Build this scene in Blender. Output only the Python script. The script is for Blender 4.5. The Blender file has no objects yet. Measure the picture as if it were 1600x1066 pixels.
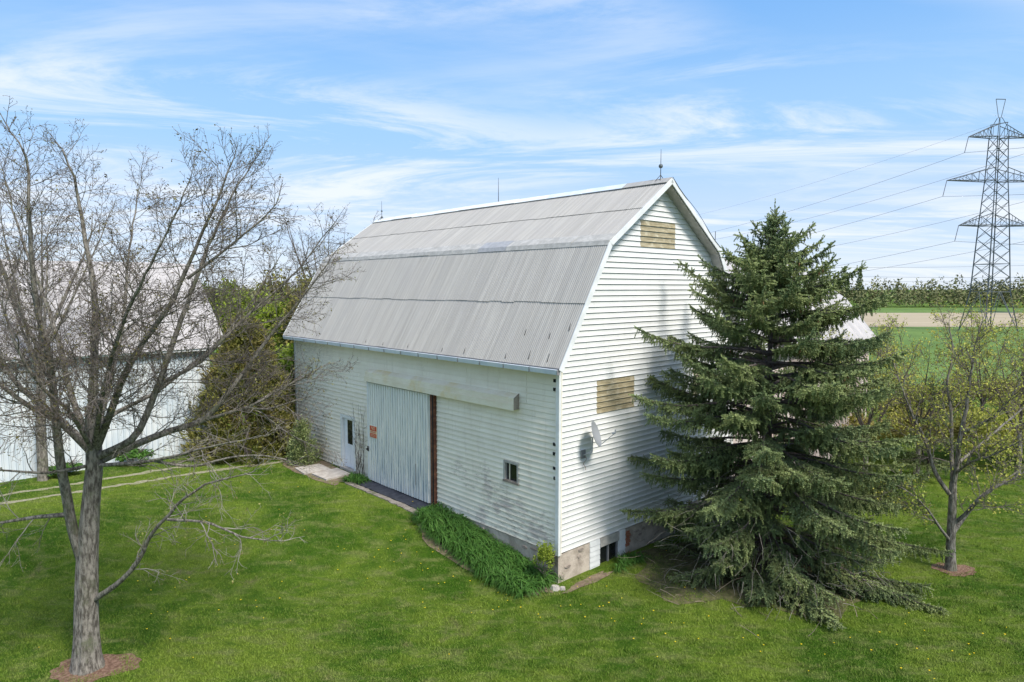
import bpy, math, random
import numpy as np
from mathutils import Vector, Matrix, Euler
S = bpy.context.scene
C = bpy.context.scene.collection
random.seed(7)
R = np.random.default_rng(11)
rad = math.radians

# ------------------------------------------------------------------ camera
cam_d = bpy.data.cameras.new('camera'); cam = bpy.data.objects.new('camera', cam_d); C.objects.link(cam)
cam.location = (0, 0, 7.9)
cam.rotation_euler = Euler((rad(90) - 0.0798, 0, 0.0), 'XYZ')
cam_d.sensor_width = 36; cam_d.lens = 36 * 1040 / 1600
cam_d.clip_end = 6000; cam_d.clip_start = .1
S.camera = cam
# ------------------------------------------------------------------ sun, sky, exposure
SUN_EL, SUN_DIR = 52, (0.66, -0.75)      # towards the sun, in plan
sd = Vector((SUN_DIR[0], SUN_DIR[1], 0)).normalized() * math.cos(rad(SUN_EL)); sd.z = math.sin(rad(SUN_EL))
sun_d = bpy.data.lights.new('sun', 'SUN'); sun = bpy.data.objects.new('sun', sun_d); C.objects.link(sun)
sun_d.energy = 2.6; sun_d.angle = rad(14); sun_d.color = (1, .94, .85)
sun.rotation_euler = sd.to_track_quat('Z', 'Y').to_euler()
S.view_settings.view_transform = 'Standard'; S.view_settings.look = 'None'
S.view_settings.gamma = 1; S.view_settings.exposure = 0.90
S.render.engine = 'CYCLES'
W = bpy.data.worlds.new('World'); S.world = W; W.use_nodes = True
nt = W.node_tree; nt.nodes.clear()
def N(nt, typ, **kw):
    n = nt.nodes.new(typ)
    for k, v in kw.items():
        if k == 'inp':
            for a, b in v.items(): n.inputs[a].default_value = b
        else: setattr(n, k, v)
    return n
sky = N(nt, 'ShaderNodeTexSky', sky_type='NISHITA', sun_disc=False)
sky.sun_elevation = rad(SUN_EL); sky.sun_rotation = math.atan2(SUN_DIR[0], SUN_DIR[1])
sky.altitude = 200; sky.air_density = 1.0; sky.dust_density = .15; sky.ozone_density = 2.6
tc = N(nt, 'ShaderNodeTexCoord'); sep = N(nt, 'ShaderNodeSeparateXYZ')
L_ = nt.links.new
L_(tc.outputs['Generated'], sep.inputs[0])
zc = N(nt, 'ShaderNodeMath', operation='MAXIMUM', inp={1: 0.0}); L_(sep.outputs[2], zc.inputs[0])
zz = N(nt, 'ShaderNodeMath', operation='ADD', inp={1: .10}); L_(zc.outputs[0], zz.inputs[0])
dx = N(nt, 'ShaderNodeMath', operation='DIVIDE'); dy = N(nt, 'ShaderNodeMath', operation='DIVIDE')
L_(sep.outputs[0], dx.inputs[0]); L_(zz.outputs[0], dx.inputs[1]); L_(sep.outputs[1], dy.inputs[0]); L_(zz.outputs[0], dy.inputs[1])
cmb = N(nt, 'ShaderNodeCombineXYZ'); L_(dx.outputs[0], cmb.inputs[0]); L_(dy.outputs[0], cmb.inputs[1])
def skycloud(scale, rot, loc, detail, lo, hi, dist=0.6, rough=.62):
    mp = N(nt, 'ShaderNodeMapping'); mp.inputs['Rotation'].default_value = (0, 0, rad(rot)); mp.inputs['Scale'].default_value = scale; mp.inputs['Location'].default_value = loc
    L_(cmb.outputs[0], mp.inputs[0])
    no = N(nt, 'ShaderNodeTexNoise', inp={'Scale': 1.0, 'Detail': detail, 'Roughness': rough, 'Distortion': dist}); L_(mp.outputs[0], no.inputs['Vector'])
    mr = N(nt, 'ShaderNodeMapRange', interpolation_type='SMOOTHSTEP', inp={1: lo, 2: hi}); L_(no.outputs[0], mr.inputs[0])
    return mr.outputs[0]
c1 = skycloud((.42, 1.0, 1), -24, (8.4, 3.9, 0), 12, .39, .64, 1.5, .68)
c2 = skycloud((.16, .36, 1), 14, (12.6, 5.3, 0), 3, .36, .58, .5)
c3 = skycloud((.32, .75, 1), -12, (3.7, 5.9, 0), 8, .42, .82, .9)
mu = N(nt, 'ShaderNodeMath', operation='MULTIPLY'); L_(c1, mu.inputs[0]); L_(c2, mu.inputs[1])
m3 = N(nt, 'ShaderNodeMath', operation='MULTIPLY', inp={1: .28}); L_(c3, m3.inputs[0])
ad = N(nt, 'ShaderNodeMath', operation='ADD', use_clamp=True); L_(mu.outputs[0], ad.inputs[0]); L_(m3.outputs[0], ad.inputs[1])
hz = N(nt, 'ShaderNodeMapRange', inp={1: 0.0, 2: .34, 3: .08, 4: 0.02}); L_(zc.outputs[0], hz.inputs[0])   # thin veil low in the sky
ad2 = N(nt, 'ShaderNodeMath', operation='MAXIMUM'); L_(ad.outputs[0], ad2.inputs[0]); L_(hz.outputs[0], ad2.inputs[1])
ad3 = N(nt, 'ShaderNodeMath', operation='MULTIPLY', inp={1: .76}); L_(ad2.outputs[0], ad3.inputs[0])
tint = N(nt, 'ShaderNodeMix', data_type='RGBA', blend_type='MULTIPLY', inp={0: 1.0}); tint.inputs[7].default_value = (1.20, 1.28, 1.36, 1)
L_(sky.outputs[0], tint.inputs[6])
mx = N(nt, 'ShaderNodeMix', data_type='RGBA'); mx.inputs[7].default_value = (4.3, 4.45, 4.6, 1)
grad = N(nt, 'ShaderNodeValToRGB'); cr = grad.color_ramp; cr.interpolation = 'EASE'
cr.elements[0].position = 0; cr.elements[0].color = (.66, .76, .93, 1); cr.elements[1].position = 1; cr.elements[1].color = (.42, .56, .80, 1)
for p_, c_ in ((.10, (.52, .68, .94, 1)), (.22, (.345, .61, .95, 1)), (.39, (.205, .475, .92, 1))): e_ = cr.elements.new(p_); e_.color = c_
L_(zc.outputs[0], grad.inputs[0])
gm = N(nt, 'ShaderNodeMix', data_type='RGBA', blend_type='MULTIPLY', inp={0: 1.0}); gm.inputs[7].default_value = (4.4, 4.4, 4.4, 1); L_(grad.outputs[0], gm.inputs[6])
g2 = N(nt, 'ShaderNodeMix', data_type='RGBA', inp={0: .92}); L_(tint.outputs[2], g2.inputs[6]); L_(gm.outputs[2], g2.inputs[7])
L_(ad3.outputs[0], mx.inputs[0]); L_(g2.outputs[2], mx.inputs[6])
bg = N(nt, 'ShaderNodeBackground', inp={'Strength': .125}); L_(mx.outputs[2], bg.inputs[0])
wo = N(nt, 'ShaderNodeOutputWorld'); L_(bg.outputs[0], wo.inputs[0])

# ------------------------------------------------------------------ barn frame: +x along the gable, +y along the long side
YAW = .8278
G = np.array([math.sin(YAW), math.cos(YAW)]); Lg = np.array([-G[1], G[0]]); C0 = np.array([1.368, 19.111])
BARN = bpy.data.objects.new('gambrel_barn', None)
BARN.location = (C0[0], C0[1], 0); BARN.rotation_euler = (0, 0, math.pi / 2 - YAW)
def bw(b, a):                       # barn coordinates -> world xy
    q = C0 + G * b + Lg * a; return float(q[0]), float(q[1])
def sm(t): t = np.clip(t, 0, 1); return t * t * (3 - 2 * t)
def hgt(x, y):
    x = np.asarray(x, float); y = np.asarray(y, float)
    b = (x - C0[0]) * G[0] + (y - C0[1]) * G[1]; a = (x - C0[0]) * Lg[0] + (y - C0[1]) * Lg[1]
    ae = a - .72 * np.maximum(0, -b - .5)
    ae = np.where(b > 9, ae - (b - 9) * 3, ae)
    z = -.92 + .86 * sm(ae / 7.2)
    far = np.hypot(x, y)
    z = z - 1.05 * sm((far - 45) / 60)
    z = z + .05 * np.sin(x * .31 + 1.3) * np.cos(y * .27) * sm((far - 8) / 10)
    return z
def H(x, y): return float(hgt(x, y))

# ------------------------------------------------------------------ materials
def newmat(name, rough=.8):
    m = bpy.data.materials.new(name); m.use_nodes = True
    b = m.node_tree.nodes['Principled BSDF']; b.inputs['Roughness'].default_value = rough
    try: b.inputs['Specular IOR Level'].default_value = .3
    except Exception: pass
    return m, m.node_tree, b
def flat(name, col, rough=.7, metal=0, spec=.3):
    m, t, b = newmat(name, rough); b.inputs['Base Color'].default_value = (*col, 1); b.inputs['Metallic'].default_value = metal
    b.inputs['Specular IOR Level'].default_value = spec
    return m
def coords(t, ref=None, scale=(1, 1, 1), rot=(0, 0, 0)):
    c = t.nodes.new('ShaderNodeTexCoord'); mp = t.nodes.new('ShaderNodeMapping')
    mp.inputs['Scale'].default_value = scale; mp.inputs['Rotation'].default_value = rot
    if ref: c.object = ref; t.links.new(c.outputs['Object'], mp.inputs[0])
    else:
        g = t.nodes.new('ShaderNodeNewGeometry'); t.links.new(g.outputs['Position'], mp.inputs[0])
    return mp.outputs[0]
def noise(t, vec, scale, detail=5, rough=.6, dist=0):
    n = N(t, 'ShaderNodeTexNoise', inp={'Scale': scale, 'Detail': detail, 'Roughness': rough, 'Distortion': dist}); t.links.new(vec, n.inputs['Vector']); return n.outputs[0]
def mrange(t, v, a, b, c=0., d=1.):
    n = N(t, 'ShaderNodeMapRange', interpolation_type='SMOOTHSTEP', inp={1: a, 2: b, 3: c, 4: d}); t.links.new(v, n.inputs[0]); return n.outputs[0]
def mixc(t, fac, a, b, mode='MIX'):
    n = N(t, 'ShaderNodeMix', data_type='RGBA', blend_type=mode)
    for s, v in ((0, fac), (6, a), (7, b)):
        if isinstance(v, (int, float)): n.inputs[s].default_value = v
        elif isinstance(v, tuple): n.inputs[s].default_value = (*v, 1)
        else: t.links.new(v, n.inputs[s])
    return n.outputs[2]
def mathn(t, op, a, b, clamp=False):
    n = N(t, 'ShaderNodeMath', operation=op, use_clamp=clamp)
    for s, v in ((0, a), (1, b)):
        if isinstance(v, (int, float)): n.inputs[s].default_value = v
        else: t.links.new(v, n.inputs[s])
    return n.outputs[0]
def bump(t, b, h, strength=.3, dist=.02):
    n = N(t, 'ShaderNodeBump', inp={'Strength': strength, 'Distance': dist}); t.links.new(h, n.inputs['Height']); t.links.new(n.outputs[0], b.inputs['Normal'])
def objrand(t):
    return t.nodes.new('ShaderNodeObjectInfo').outputs['Random']
def attr(t, name):
    n = t.nodes.new('ShaderNodeAttribute'); n.attribute_name = name; return n.outputs['Fac']

def grass_color(t, blade=False):
    v = coords(t)
    n1 = noise(t, coords(t, None, (1, 1, 0), (0, 0, .5)), .33, 5, .62, .5)
    n2 = noise(t, coords(t, None, (.75, 1.6, 0), (0, 0, .5)), 1.5, 5, .68, .4)
    n3 = noise(t, v, 9, 5, .7)
    c = mixc(t, mrange(t, n1, .38, .62), (.054, .134, .006), (.195, .280, .030))
    c = mixc(t, mrange(t, n2, .46, .70, 0, .9), c, (.24, .27, .085))
    c = mixc(t, mrange(t, n2, .46, .26, 0, .7), c, (.036, .100, .005))
    n4 = noise(t, v, .8, 6, .75, .6)
    c = mixc(t, mrange(t, n4, .57, .74, 0, .9), c, (.25, .215, .11))
    c = mixc(t, mrange(t, n3, .30, .75, 0, .40), c, (.026, .070, .006) if not blade else (.19, .26, .06))
    return c, n3
def mat_ground():
    m, t, b = newmat('lawn_ground', .95)
    c, n3 = grass_color(t)
    n5 = noise(t, coords(t), 45, 4, .8)
    c = mixc(t, mrange(t, n5, .3, .7, 0, .6), c, (.018, .042, .008))
    t.links.new(c, b.inputs['Base Color']); bump(t, b, n5, .9, .05)
    b.inputs['Specular IOR Level'].default_value = .1
    return m
def mat_blade():
    m, t, b = newmat('grass_blade', .75)
    c, n3 = grass_color(t, True)
    c = mixc(t, attr(t, 'tone'), c, mixc(t, .5, c, (.22, .27, .07)))
    t.links.new(c, b.inputs['Base Color']); b.inputs['Specular IOR Level'].default_value = .04
    return m
M = {}
M['ground'] = mat_ground(); M['blade'] = mat_blade()
def mat_noise(name, c1, c2, scale=3, rough=.85, lo=.35, hi=.65, ref=None, stretch=(1, 1, 1), bstr=0, bscale=None, c3=None, s3=1, rand=0):
    m, t, b = newmat(name, rough)
    v = coords(t, ref, stretch)
    n = noise(t, v, scale, 6, .65, .2)
    c = mixc(t, mrange(t, n, lo, hi), c1, c2)
    if c3: c = mixc(t, mrange(t, noise(t, coords(t, ref), s3, 6, .7), .5, .72), c, c3)
    if rand:
        c = mixc(t, mathn(t, 'MULTIPLY', objrand(t), rand), c, (.02, .02, .02))
    t.links.new(c, b.inputs['Base Color'])
    if bstr: bump(t, b, noise(t, v, bscale or scale * 4, 6, .7), bstr, .04 if bstr >= 1 else .02)
    return m
M['bark'] = mat_noise('grey_bark', (.085, .074, .062), (.30, .275, .24), 18, .95, .36, .62, None, (1, 1, .28), 1.0, 22, (.13, .14, .085), 2.5)
M['bark_dark'] = mat_noise('dark_bark', (.075, .058, .052), (.17, .145, .13), 9, .95, .3, .7, None, (1, 1, .3), .8, 20)
M['twig'] = mat_noise('twig_bark', (.085, .066, .060), (.20, .172, .152), 3, .9, .35, .65)
M['twig_pale'] = mat_noise('pale_twig_bark', (.14, .125, .105), (.33, .305, .265), 2, .9, .35, .65)
def mat_leaf(name, c1, c2, c3=None, rough=.65, trans=.25):
    m, t, b = newmat(name, rough)
    c = mixc(t, attr(t, 'tone'), c1, c2)
    if c3: c = mixc(t, mrange(t, noise(t, coords(t), .9, 4, .6), .42, .66), c, c3)
    t.links.new(c, b.inputs['Base Color']); b.inputs['Specular IOR Level'].default_value = .2
    if trans:
        tr = t.nodes.new('ShaderNodeBsdfTranslucent'); t.links.new(c, tr.inputs[0])
        ms = N(t, 'ShaderNodeMixShader', inp={0: trans}); t.links.new(b.outputs[0], ms.inputs[1]); t.links.new(tr.outputs[0], ms.inputs[2])
        t.links.new(ms.outputs[0], t.nodes['Material Output'].inputs[0])
    return m
M['bud'] = mat_leaf('opening_buds', (.20, .20, .05), (.34, .33, .12), (.13, .10, .05))
M['bud_dark'] = mat_leaf('bare_buds', (.10, .07, .04), (.20, .19, .06))
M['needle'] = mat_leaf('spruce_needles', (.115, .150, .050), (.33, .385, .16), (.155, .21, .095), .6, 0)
M['yleaf'] = mat_leaf('young_yellow_leaves', (.32, .34, .06), (.56, .52, .11), (.34, .40, .08))
M['gleaf'] = mat_leaf('fresh_green_leaves', (.14, .23, .025), (.36, .44, .055), (.22, .28, .035))
M['bleaf'] = mat_leaf('bush_leaves', (.20, .20, .05), (.44, .42, .10), (.24, .19, .08))
M['cedar'] = mat_leaf('cedar_sprays', (.11, .125, .024), (.29, .28, .070), (.20, .165, .055), .75, .1)
M['strap'] = mat_leaf('strap_leaves', (.040, .120, .018), (.130, .26, .055), None, .5, .2)
M['wood_far'] = mat_leaf('far_wood_leaves', (.15, .15, .075), (.26, .275, .13), None, .9, 0)
M['dandelion'] = flat('dandelion_yellow', (.75, .55, .02))
def mat_siding(name, base, base2, dirt, weather):
    m, t, b = newmat(name, .55)
    v = coords(t, BARN)
    n = noise(t, v, 1.1, 5, .6)
    c = mixc(t, mrange(t, n, .3, .7), base, base2)
    c = mixc(t, mathn(t, 'MULTIPLY', objrand(t), .16), c, dirt)
    streak = noise(t, coords(t, BARN, (7, 7, .7)), 1.0, 6, .7)
    c = mixc(t, mrange(t, streak, .50, .78, 0, .45), c, dirt)
    if weather:
        # peeled and stained paint, worst low on the wall to the right of the sliding door
        pl = noise(t, coords(t, BARN, (1, 2.2, 16)), 1.5, 8, .75, .3)
        big = noise(t, coords(t, BARN, (1, .55, .8)), 1.2, 4, .6)
        sp = t.nodes.new('ShaderNodeSeparateXYZ'); t.links.new(v, sp.inputs[0])
        low = mrange(t, sp.outputs[2], 3.3, .6); rt = mrange(t, sp.outputs[1], 6.5, 3.0)
        msk = mathn(t, 'MULTIPLY', low, rt)
        k = mathn(t, 'MULTIPLY', mrange(t, pl, .46, .62), mrange(t, mathn(t, 'ADD', big, mathn(t, 'MULTIPLY', msk, .26)), .62, .78), True)
        c = mixc(t, mathn(t, 'MULTIPLY', k, .78), c, (.38, .325, .29))
        st = noise(t, coords(t, BARN, (1, 1.2, 1.5)), 1.1, 4, .6, .4)
        c = mixc(t, mathn(t, 'MULTIPLY', mrange(t, st, .52, .68, 0, .50), msk), c, (.42, .34, .345))
        sh = mrange(t, sp.outputs[1], 12.5, 15.5)
        c = mixc(t, mathn(t, 'MULTIPLY', sh, mrange(t, pl, .42, .66, 0, .6)), c, (.40, .36, .31))
    t.links.new(c, b.inputs['Base Color'])
    bump(t, b, noise(t, coords(t, BARN, (1, 1, 1)), 2.2, 4, .6), .25, .03)
    return m
M['sid_l'] = mat_siding('weathered_white_clapboard', (.93, .875, .76), (.87, .81, .69), (.60, .54, .43), True)
M['sid_g'] = mat_siding('white_vinyl_siding', (.78, .785, .77), (.71, .72, .715), (.52, .52, .49), False)
M['panel'] = mat_noise('yellowed_translucent_panel', (.26, .215, .125), (.44, .385, .26), 4, .5, .40, .60, BARN, (.6, 1, 14), 0, None, (.56, .51, .38), 3)
def mat_roof():
    m, t, b = newmat('weathered_grey_roofing', .6)
    v = coords(t, BARN)
    st = noise(t, coords(t, BARN, (.25, 9, .25)), 1.0, 6, .7)
    c = mixc(t, mrange(t, st, .34, .68), (.345, .33, .31), (.455, .44, .415))
    c = mixc(t, mrange(t, noise(t, v, .9, 5, .65), .42, .72, 0, .55), c, (.37, .355, .345))
    c = mixc(t, mathn(t, 'MULTIPLY', objrand(t), .22), c, (.27, .27, .27))
    wt = noise(t, coords(t, BARN, (.35, 22, .35)), 1.0, 3, .7)
    c = mixc(t, mrange(t, wt, .62, .72, 0, .5), c, (.52, .505, .47))
    c = mixc(t, mrange(t, wt, .36, .28, 0, .5), c, (.23, .23, .23))
    t.links.new(c, b.inputs['Base Color']); bump(t, b, noise(t, v, 30, 4, .7), .2, .01)
    return m
M['roof'] = mat_roof()
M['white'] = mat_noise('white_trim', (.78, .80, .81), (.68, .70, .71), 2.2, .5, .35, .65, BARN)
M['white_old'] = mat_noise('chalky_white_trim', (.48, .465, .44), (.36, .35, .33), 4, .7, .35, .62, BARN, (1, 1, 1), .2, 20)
M['bluewhite'] = mat_noise('bluish_white_metal', (.60, .66, .76), (.72, .76, .82), 1.5, .35, .35, .65, BARN)
M['cream'] = mat_noise('stained_cream_paint', (.88, .82, .68), (.80, .72, .56), 1.1, .7, .35, .65, BARN, (1, 1, 3), .2, 15, (.78, .62, .30), .45)
M['dark'] = flat('dark_gap', (.02, .02, .02), .9)
M['grey'] = flat('weathered_grey_metal', (.22, .22, .23), .6)
M['greyflash'] = mat_noise('grey_flashing', (.40, .40, .41), (.30, .30, .31), 6, .5, .3, .7, BARN)
M['rod'] = flat('dark_rod_metal', (.06, .06, .06), .5, .6)
M['ball'] = flat('dull_green_glass_ball', (.12, .14, .15), .3)
M['rust'] = mat_noise('rusty_brown_steel', (.10, .040, .028), (.24, .105, .06), 3, .8, .35, .65, BARN, (1, 1, 2), .3, 30)
def mat_doorsheet():
    m, t, b = newmat('worn_white_ribbed_steel', .5)
    v = coords(t, BARN)
    c = mixc(t, mrange(t, noise(t, coords(t, BARN, (1, 5, .6)), 1.3, 5, .7), .38, .66), (.88, .87, .82), (.74, .76, .74))
    sp = t.nodes.new('ShaderNodeSeparateXYZ'); t.links.new(v, sp.inputs[0])
    low = mrange(t, sp.outputs[2], 3.2, .4)
    c = mixc(t, mathn(t, 'MULTIPLY', mrange(t, noise(t, coords(t, BARN, (1, 14, .4)), 1.6, 6, .78), .44, .62), mathn(t, 'ADD', mathn(t, 'MULTIPLY', low, .7), .18)), c, (.30, .38, .45))
    t.links.new(c, b.inputs['Base Color']); return m
M['doorsheet'] = mat_doorsheet()
def glass(name, col=(.015, .017, .018)):
    m, t, b = newmat(name, .06); b.inputs['Base Color'].default_value = (*col, 1); b.inputs['Specular IOR Level'].default_value = .5; return m
M['glass'] = glass('dark_window_glass')
M['red'] = flat('red_sign_face', (.55, .055, .02), .5); M['signw'] = flat('faded_sign_white', (.75, .62, .42), .5)
M['pvc'] = mat_noise('white_painted_door', (.80, .82, .85), (.72, .75, .80), 2, .35, .4, .6)
M['stone'] = mat_noise('parged_stone_wall', (.38, .325, .27), (.56, .49, .42), 2.6, .95, .35, .65, BARN, (1, 1, 1), .8, 9, (.23, .19, .16), 1.7)
M['stone_b'] = mat_noise('field_stone', (.26, .22, .19), (.42, .36, .31), 4, .95, .3, .7, BARN, (1, 1, 1), .7, 14, rand=.3)
M['brick'] = mat_noise('old_red_brick', (.30, .10, .055), (.40, .20, .13), 6, .95, .3, .7, BARN, (1, 1, 1), .4, 20)
M['concrete'] = mat_noise('weathered_concrete', (.36, .32, .29), (.50, .46, .42), 3, .95, .35, .65, None, (1, 1, 1), .5, 20)
M['kerb'] = mat_noise('dirty_concrete', (.17, .145, .12), (.34, .30, .265), 5, .95, .35, .65, None, (1, 1, 1), .7, 20, (.10, .11, .05), 2.5)
M['rubber'] = mat_noise('black_rubber_sheet', (.028, .030, .042), (.055, .058, .075), 4, .6, .35, .65, None, (1, 1, 1), .3, 12)
M['soil'] = mat_noise('bare_soil', (.14, .105, .075), (.24, .185, .13), 5, 1, .35, .65, None, (1, 1, 1), .9, 18, (.10, .12, .04), 2.2)
M['mulch'] = mat_noise('wood_mulch', (.14, .075, .05), (.30, .19, .135), 14, 1, .35, .65, None, (1, 1, 1), 1, 40)
M['litter'] = mat_noise('needle_litter', (.075, .078, .032), (.15, .135, .07), 5, 1, .35, .65, None, (1, 1, 1), .9, 25, (.05, .085, .018), 1.2)
M['gravel'] = mat_noise('pale_gravel', (.20, .20, .11), (.36, .33, .25), 14, 1, .3, .7, None, (1, 1, 1), .8, 50, (.12, .17, .04), 1.1)
M['straw'] = mat_noise('dry_grass_thatch', (.34, .26, .17), (.48, .38, .26), 12, 1, .3, .7, None, (1, 1, 1), .8, 50)
M['steel'] = flat('galvanised_pylon_steel', (.10, .115, .135), .6, .2)
M['wire'] = flat('power_line_wire', (.20, .22, .25), .6)
M['insul'] = flat('insulator_string', (.13, .13, .15), .4)
M['wroof'] = mat_noise('white_metal_roofing', (.48, .455, .45), (.40, .38, .375), 1.4, .5, .35, .65, None, (1, 1, 1), 0, None, (.36, .34, .335), .8)
M['lwall'] = mat_noise('pale_blue_white_steel', (.56, .62, .67), (.68, .71, .73), 1.2, .5, .35, .65, None, (1, 1, .4), 0)
M['pinkwall'] = mat_noise('pinkish_white_boards', (.62, .55, .52), (.50, .37, .34), 2.3, .8, .40, .66, None, (2, 2, .5), .2, 10)
M['dish'] = flat('grey_dish', (.33, .35, .38), .45)
M['cone'] = mat_noise('spruce_cone', (.17, .075, .04), (.27, .14, .075), 12, .8)
M['needle_dead'] = flat('dead_twigs', (.30, .24, .18), .9)

# ------------------------------------------------------------------ mesh helpers
def tag(o, label=None, cat=None, group=None, kind=None):
    if label: o['label'] = label
    if cat: o['category'] = cat
    if group: o['group'] = group
    if kind: o['kind'] = kind
    return o
def link(o, parent=None):
    C.objects.link(o)
    if parent is not None: o.parent = parent
    return o
def empty(name, loc=(0, 0, 0), rz=0):
    o = bpy.data.objects.new(name, None); C.objects.link(o); o.location = loc; o.rotation_euler = (0, 0, rz); return o
C.objects.link(BARN)
class MB:
    def __init__(s): s.v = []; s.f = []; s.m = []; s.cur = 0
    def face(s, pts):
        n = len(s.v); s.v += [tuple(p) for p in pts]; s.f.append(tuple(range(n, n + len(pts)))); s.m.append(s.cur)
    def box(s, x0, x1, y0, y1, z0, z1):
        n = len(s.v)
        s.v += [(x, y, z) for z in (z0, z1) for (x, y) in ((x0, y0), (x1, y0), (x1, y1), (x0, y1))]
        for f in ((0, 3, 2, 1), (4, 5, 6, 7), (0, 1, 5, 4), (1, 2, 6, 5), (2, 3, 7, 6), (3, 0, 4, 7)):
            s.f.append(tuple(n + i for i in f)); s.m.append(s.cur)
        return s
    def prism(s, ring0, ring1):           # two matching rings, closed
        n = len(s.v); k = len(ring0); s.v += [tuple(p) for p in ring0] + [tuple(p) for p in ring1]
        for i in range(k):
            j = (i + 1) % k; s.f.append((n + i, n + j, n + k + j, n + k + i)); s.m.append(s.cur)
        s.f.append(tuple(n + i for i in reversed(range(k)))); s.f.append(tuple(n + k + i for i in range(k))); s.m += [s.cur] * 2
        return s
    def bar(s, p, q, r, k=4, r2=None):
        p = Vector(p); q = Vector(q); d = (q - p).normalized(); u = d.orthogonal().normalized(); w = d.cross(u); r2 = r if r2 is None else r2
        a = [(i + .5) * 2 * math.pi / k for i in range(k)]
        return s.prism([p + (u * math.cos(t) + w * math.sin(t)) * r for t in a], [q + (u * math.cos(t) + w * math.sin(t)) * r2 for t in a])
    def mesh(s, name, mats, smooth=False):
        me = bpy.data.meshes.new(name); me.from_pydata(s.v, [], s.f)
        for m in (mats if isinstance(mats, (list, tuple)) else [mats]): me.materials.append(m)
        me.polygons.foreach_set('material_index', s.m)
        if smooth: me.polygons.foreach_set('use_smooth', [True] * len(s.f))
        me.update(); return me
    def build(s, name, mats, parent=None, smooth=False):
        return link(bpy.data.objects.new(name, s.mesh(name, mats, smooth)), parent)
def npmesh(name, V, F, mats, midx=None, tone=None, smooth=False):
    """V (n,3); F list of (m,k) int arrays; tone per vertex"""
    me = bpy.data.meshes.new(name)
    F = [f for f in F if len(f)]
    me.vertices.add(len(V)); me.vertices.foreach_set('co', np.asarray(V, np.float32).ravel())
    tot = sum(len(f) for f in F); loops = np.concatenate([f.ravel() for f in F]).astype(np.int32)
    sizes = np.concatenate([np.full(len(f), f.shape[1]) for f in F])
    me.loops.add(len(loops)); me.loops.foreach_set('vertex_index', loops)
    me.polygons.add(tot); st = np.concatenate([[0], np.cumsum(sizes)[:-1]]).astype(np.int32)
    me.polygons.foreach_set('loop_start', st)
    try: me.polygons.foreach_set('loop_total', sizes.astype(np.int32))
    except Exception: pass
    for m in mats: me.materials.append(m)
    if midx is not None: me.polygons.foreach_set('material_index', np.asarray(midx, np.int32))
    if smooth: me.polygons.foreach_set('use_smooth', np.ones(tot, bool))
    if tone is not None:
        a = me.attributes.new('tone', 'FLOAT', 'POINT'); a.data.foreach_set('value', np.asarray(tone, np.float32))
    me.update(calc_edges=True); return me
def tubes(lst, sides=None):
    """lst: list of (pts (n,3), r0, r1[, sides]) -> V, quads"""
    groups = {}
    for it in lst:
        p = np.asarray(it[0], float); k = it[3] if len(it) > 3 else sides
        groups.setdefault((len(p), k), []).append((p, it[1], it[2]))
    Vs, Fs, base = [], [], 0
    for (n, k), g in groups.items():
        P = np.stack([x[0] for x in g]); r0 = np.array([x[1] for x in g]); r1 = np.array([x[2] for x in g])
        T = np.gradient(P, axis=1); T /= np.linalg.norm(T, axis=2, keepdims=True) + 1e-9
        ref = np.where(np.abs(T[:, :, 2:3]) > .9, np.array([1., 0, 0]), np.array([0, 0, 1.]))
        # keep the frame steady along the tube
        ref = np.repeat(ref[:, n // 2:n // 2 + 1], n, 1)
        U = np.cross(T, ref); U /= np.linalg.norm(U, axis=2, keepdims=True) + 1e-9
        Wv = np.cross(T, U)
        s = np.linspace(0, 1, n)[None, :]; rr = r0[:, None] * (1 - s) + r1[:, None] * s
        a = np.arange(k) * 2 * np.pi / k
        V = P[:, :, None, :] + rr[:, :, None, None] * (U[:, :, None, :] * np.cos(a)[None, None, :, None] + Wv[:, :, None, :] * np.sin(a)[None, None, :, None])
        m = len(g); idx = np.arange(m * n * k).reshape(m, n, k) + base
        A = idx[:, :-1, :]; B = idx[:, 1:, :]
        F = np.stack([A, np.roll(A, -1, 2), np.roll(B, -1, 2), B], -1).reshape(-1, 4)
        Vs.append(V.reshape(-1, 3)); Fs.append(F); base += m * n * k
    return np.concatenate(Vs), np.concatenate(Fs)
def quads(P, A, B, jit=0):
    """leaf quads (kite shaped) at P with half axes A (long), B (short)"""
    V = np.stack([P - A, P + B * .9 - A * .1, P + A, P - B * .9 - A * .1], 1).reshape(-1, 3)
    F = np.arange(len(P) * 4).reshape(-1, 4); return V, F
def rvec(n):
    v = R.normal(size=(n, 3)); return v / np.linalg.norm(v, axis=1, keepdims=True)
def leaves(P, size, up=.0, flat=0.):
    n = len(P); A = rvec(n); A[:, 2] = A[:, 2] * (1 - flat) + up; A /= np.linalg.norm(A, axis=1, keepdims=True)
    Bv = np.cross(A, rvec(n)); Bv /= np.linalg.norm(Bv, axis=1, keepdims=True) + 1e-9
    s = size * R.uniform(.6, 1.3, n)[:, None]
    return quads(P, A * s, Bv * s * .6)
def join(parts):
    """parts: list of (V, F, matindex, tone array or scalar)"""
    Vs, Fs, mi, tn, base = [], [], [], [], 0
    for V, F, m, t in parts:
        if len(F) == 0: continue
        Vs.append(V); Fs.append(F + base); mi.append(np.full(len(F), m)); tn.append(np.full(len(V), t) if np.isscalar(t) else t); base += len(V)
    return np.concatenate(Vs), Fs, np.concatenate(mi), np.concatenate(tn)
def nobj(name, parts, mats, parent=None, smooth=False):
    V, Fs, mi, tn = join(parts)
    return link(bpy.data.objects.new(name, npmesh(name, V, Fs, mats, mi, tn, smooth)), parent)

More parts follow.
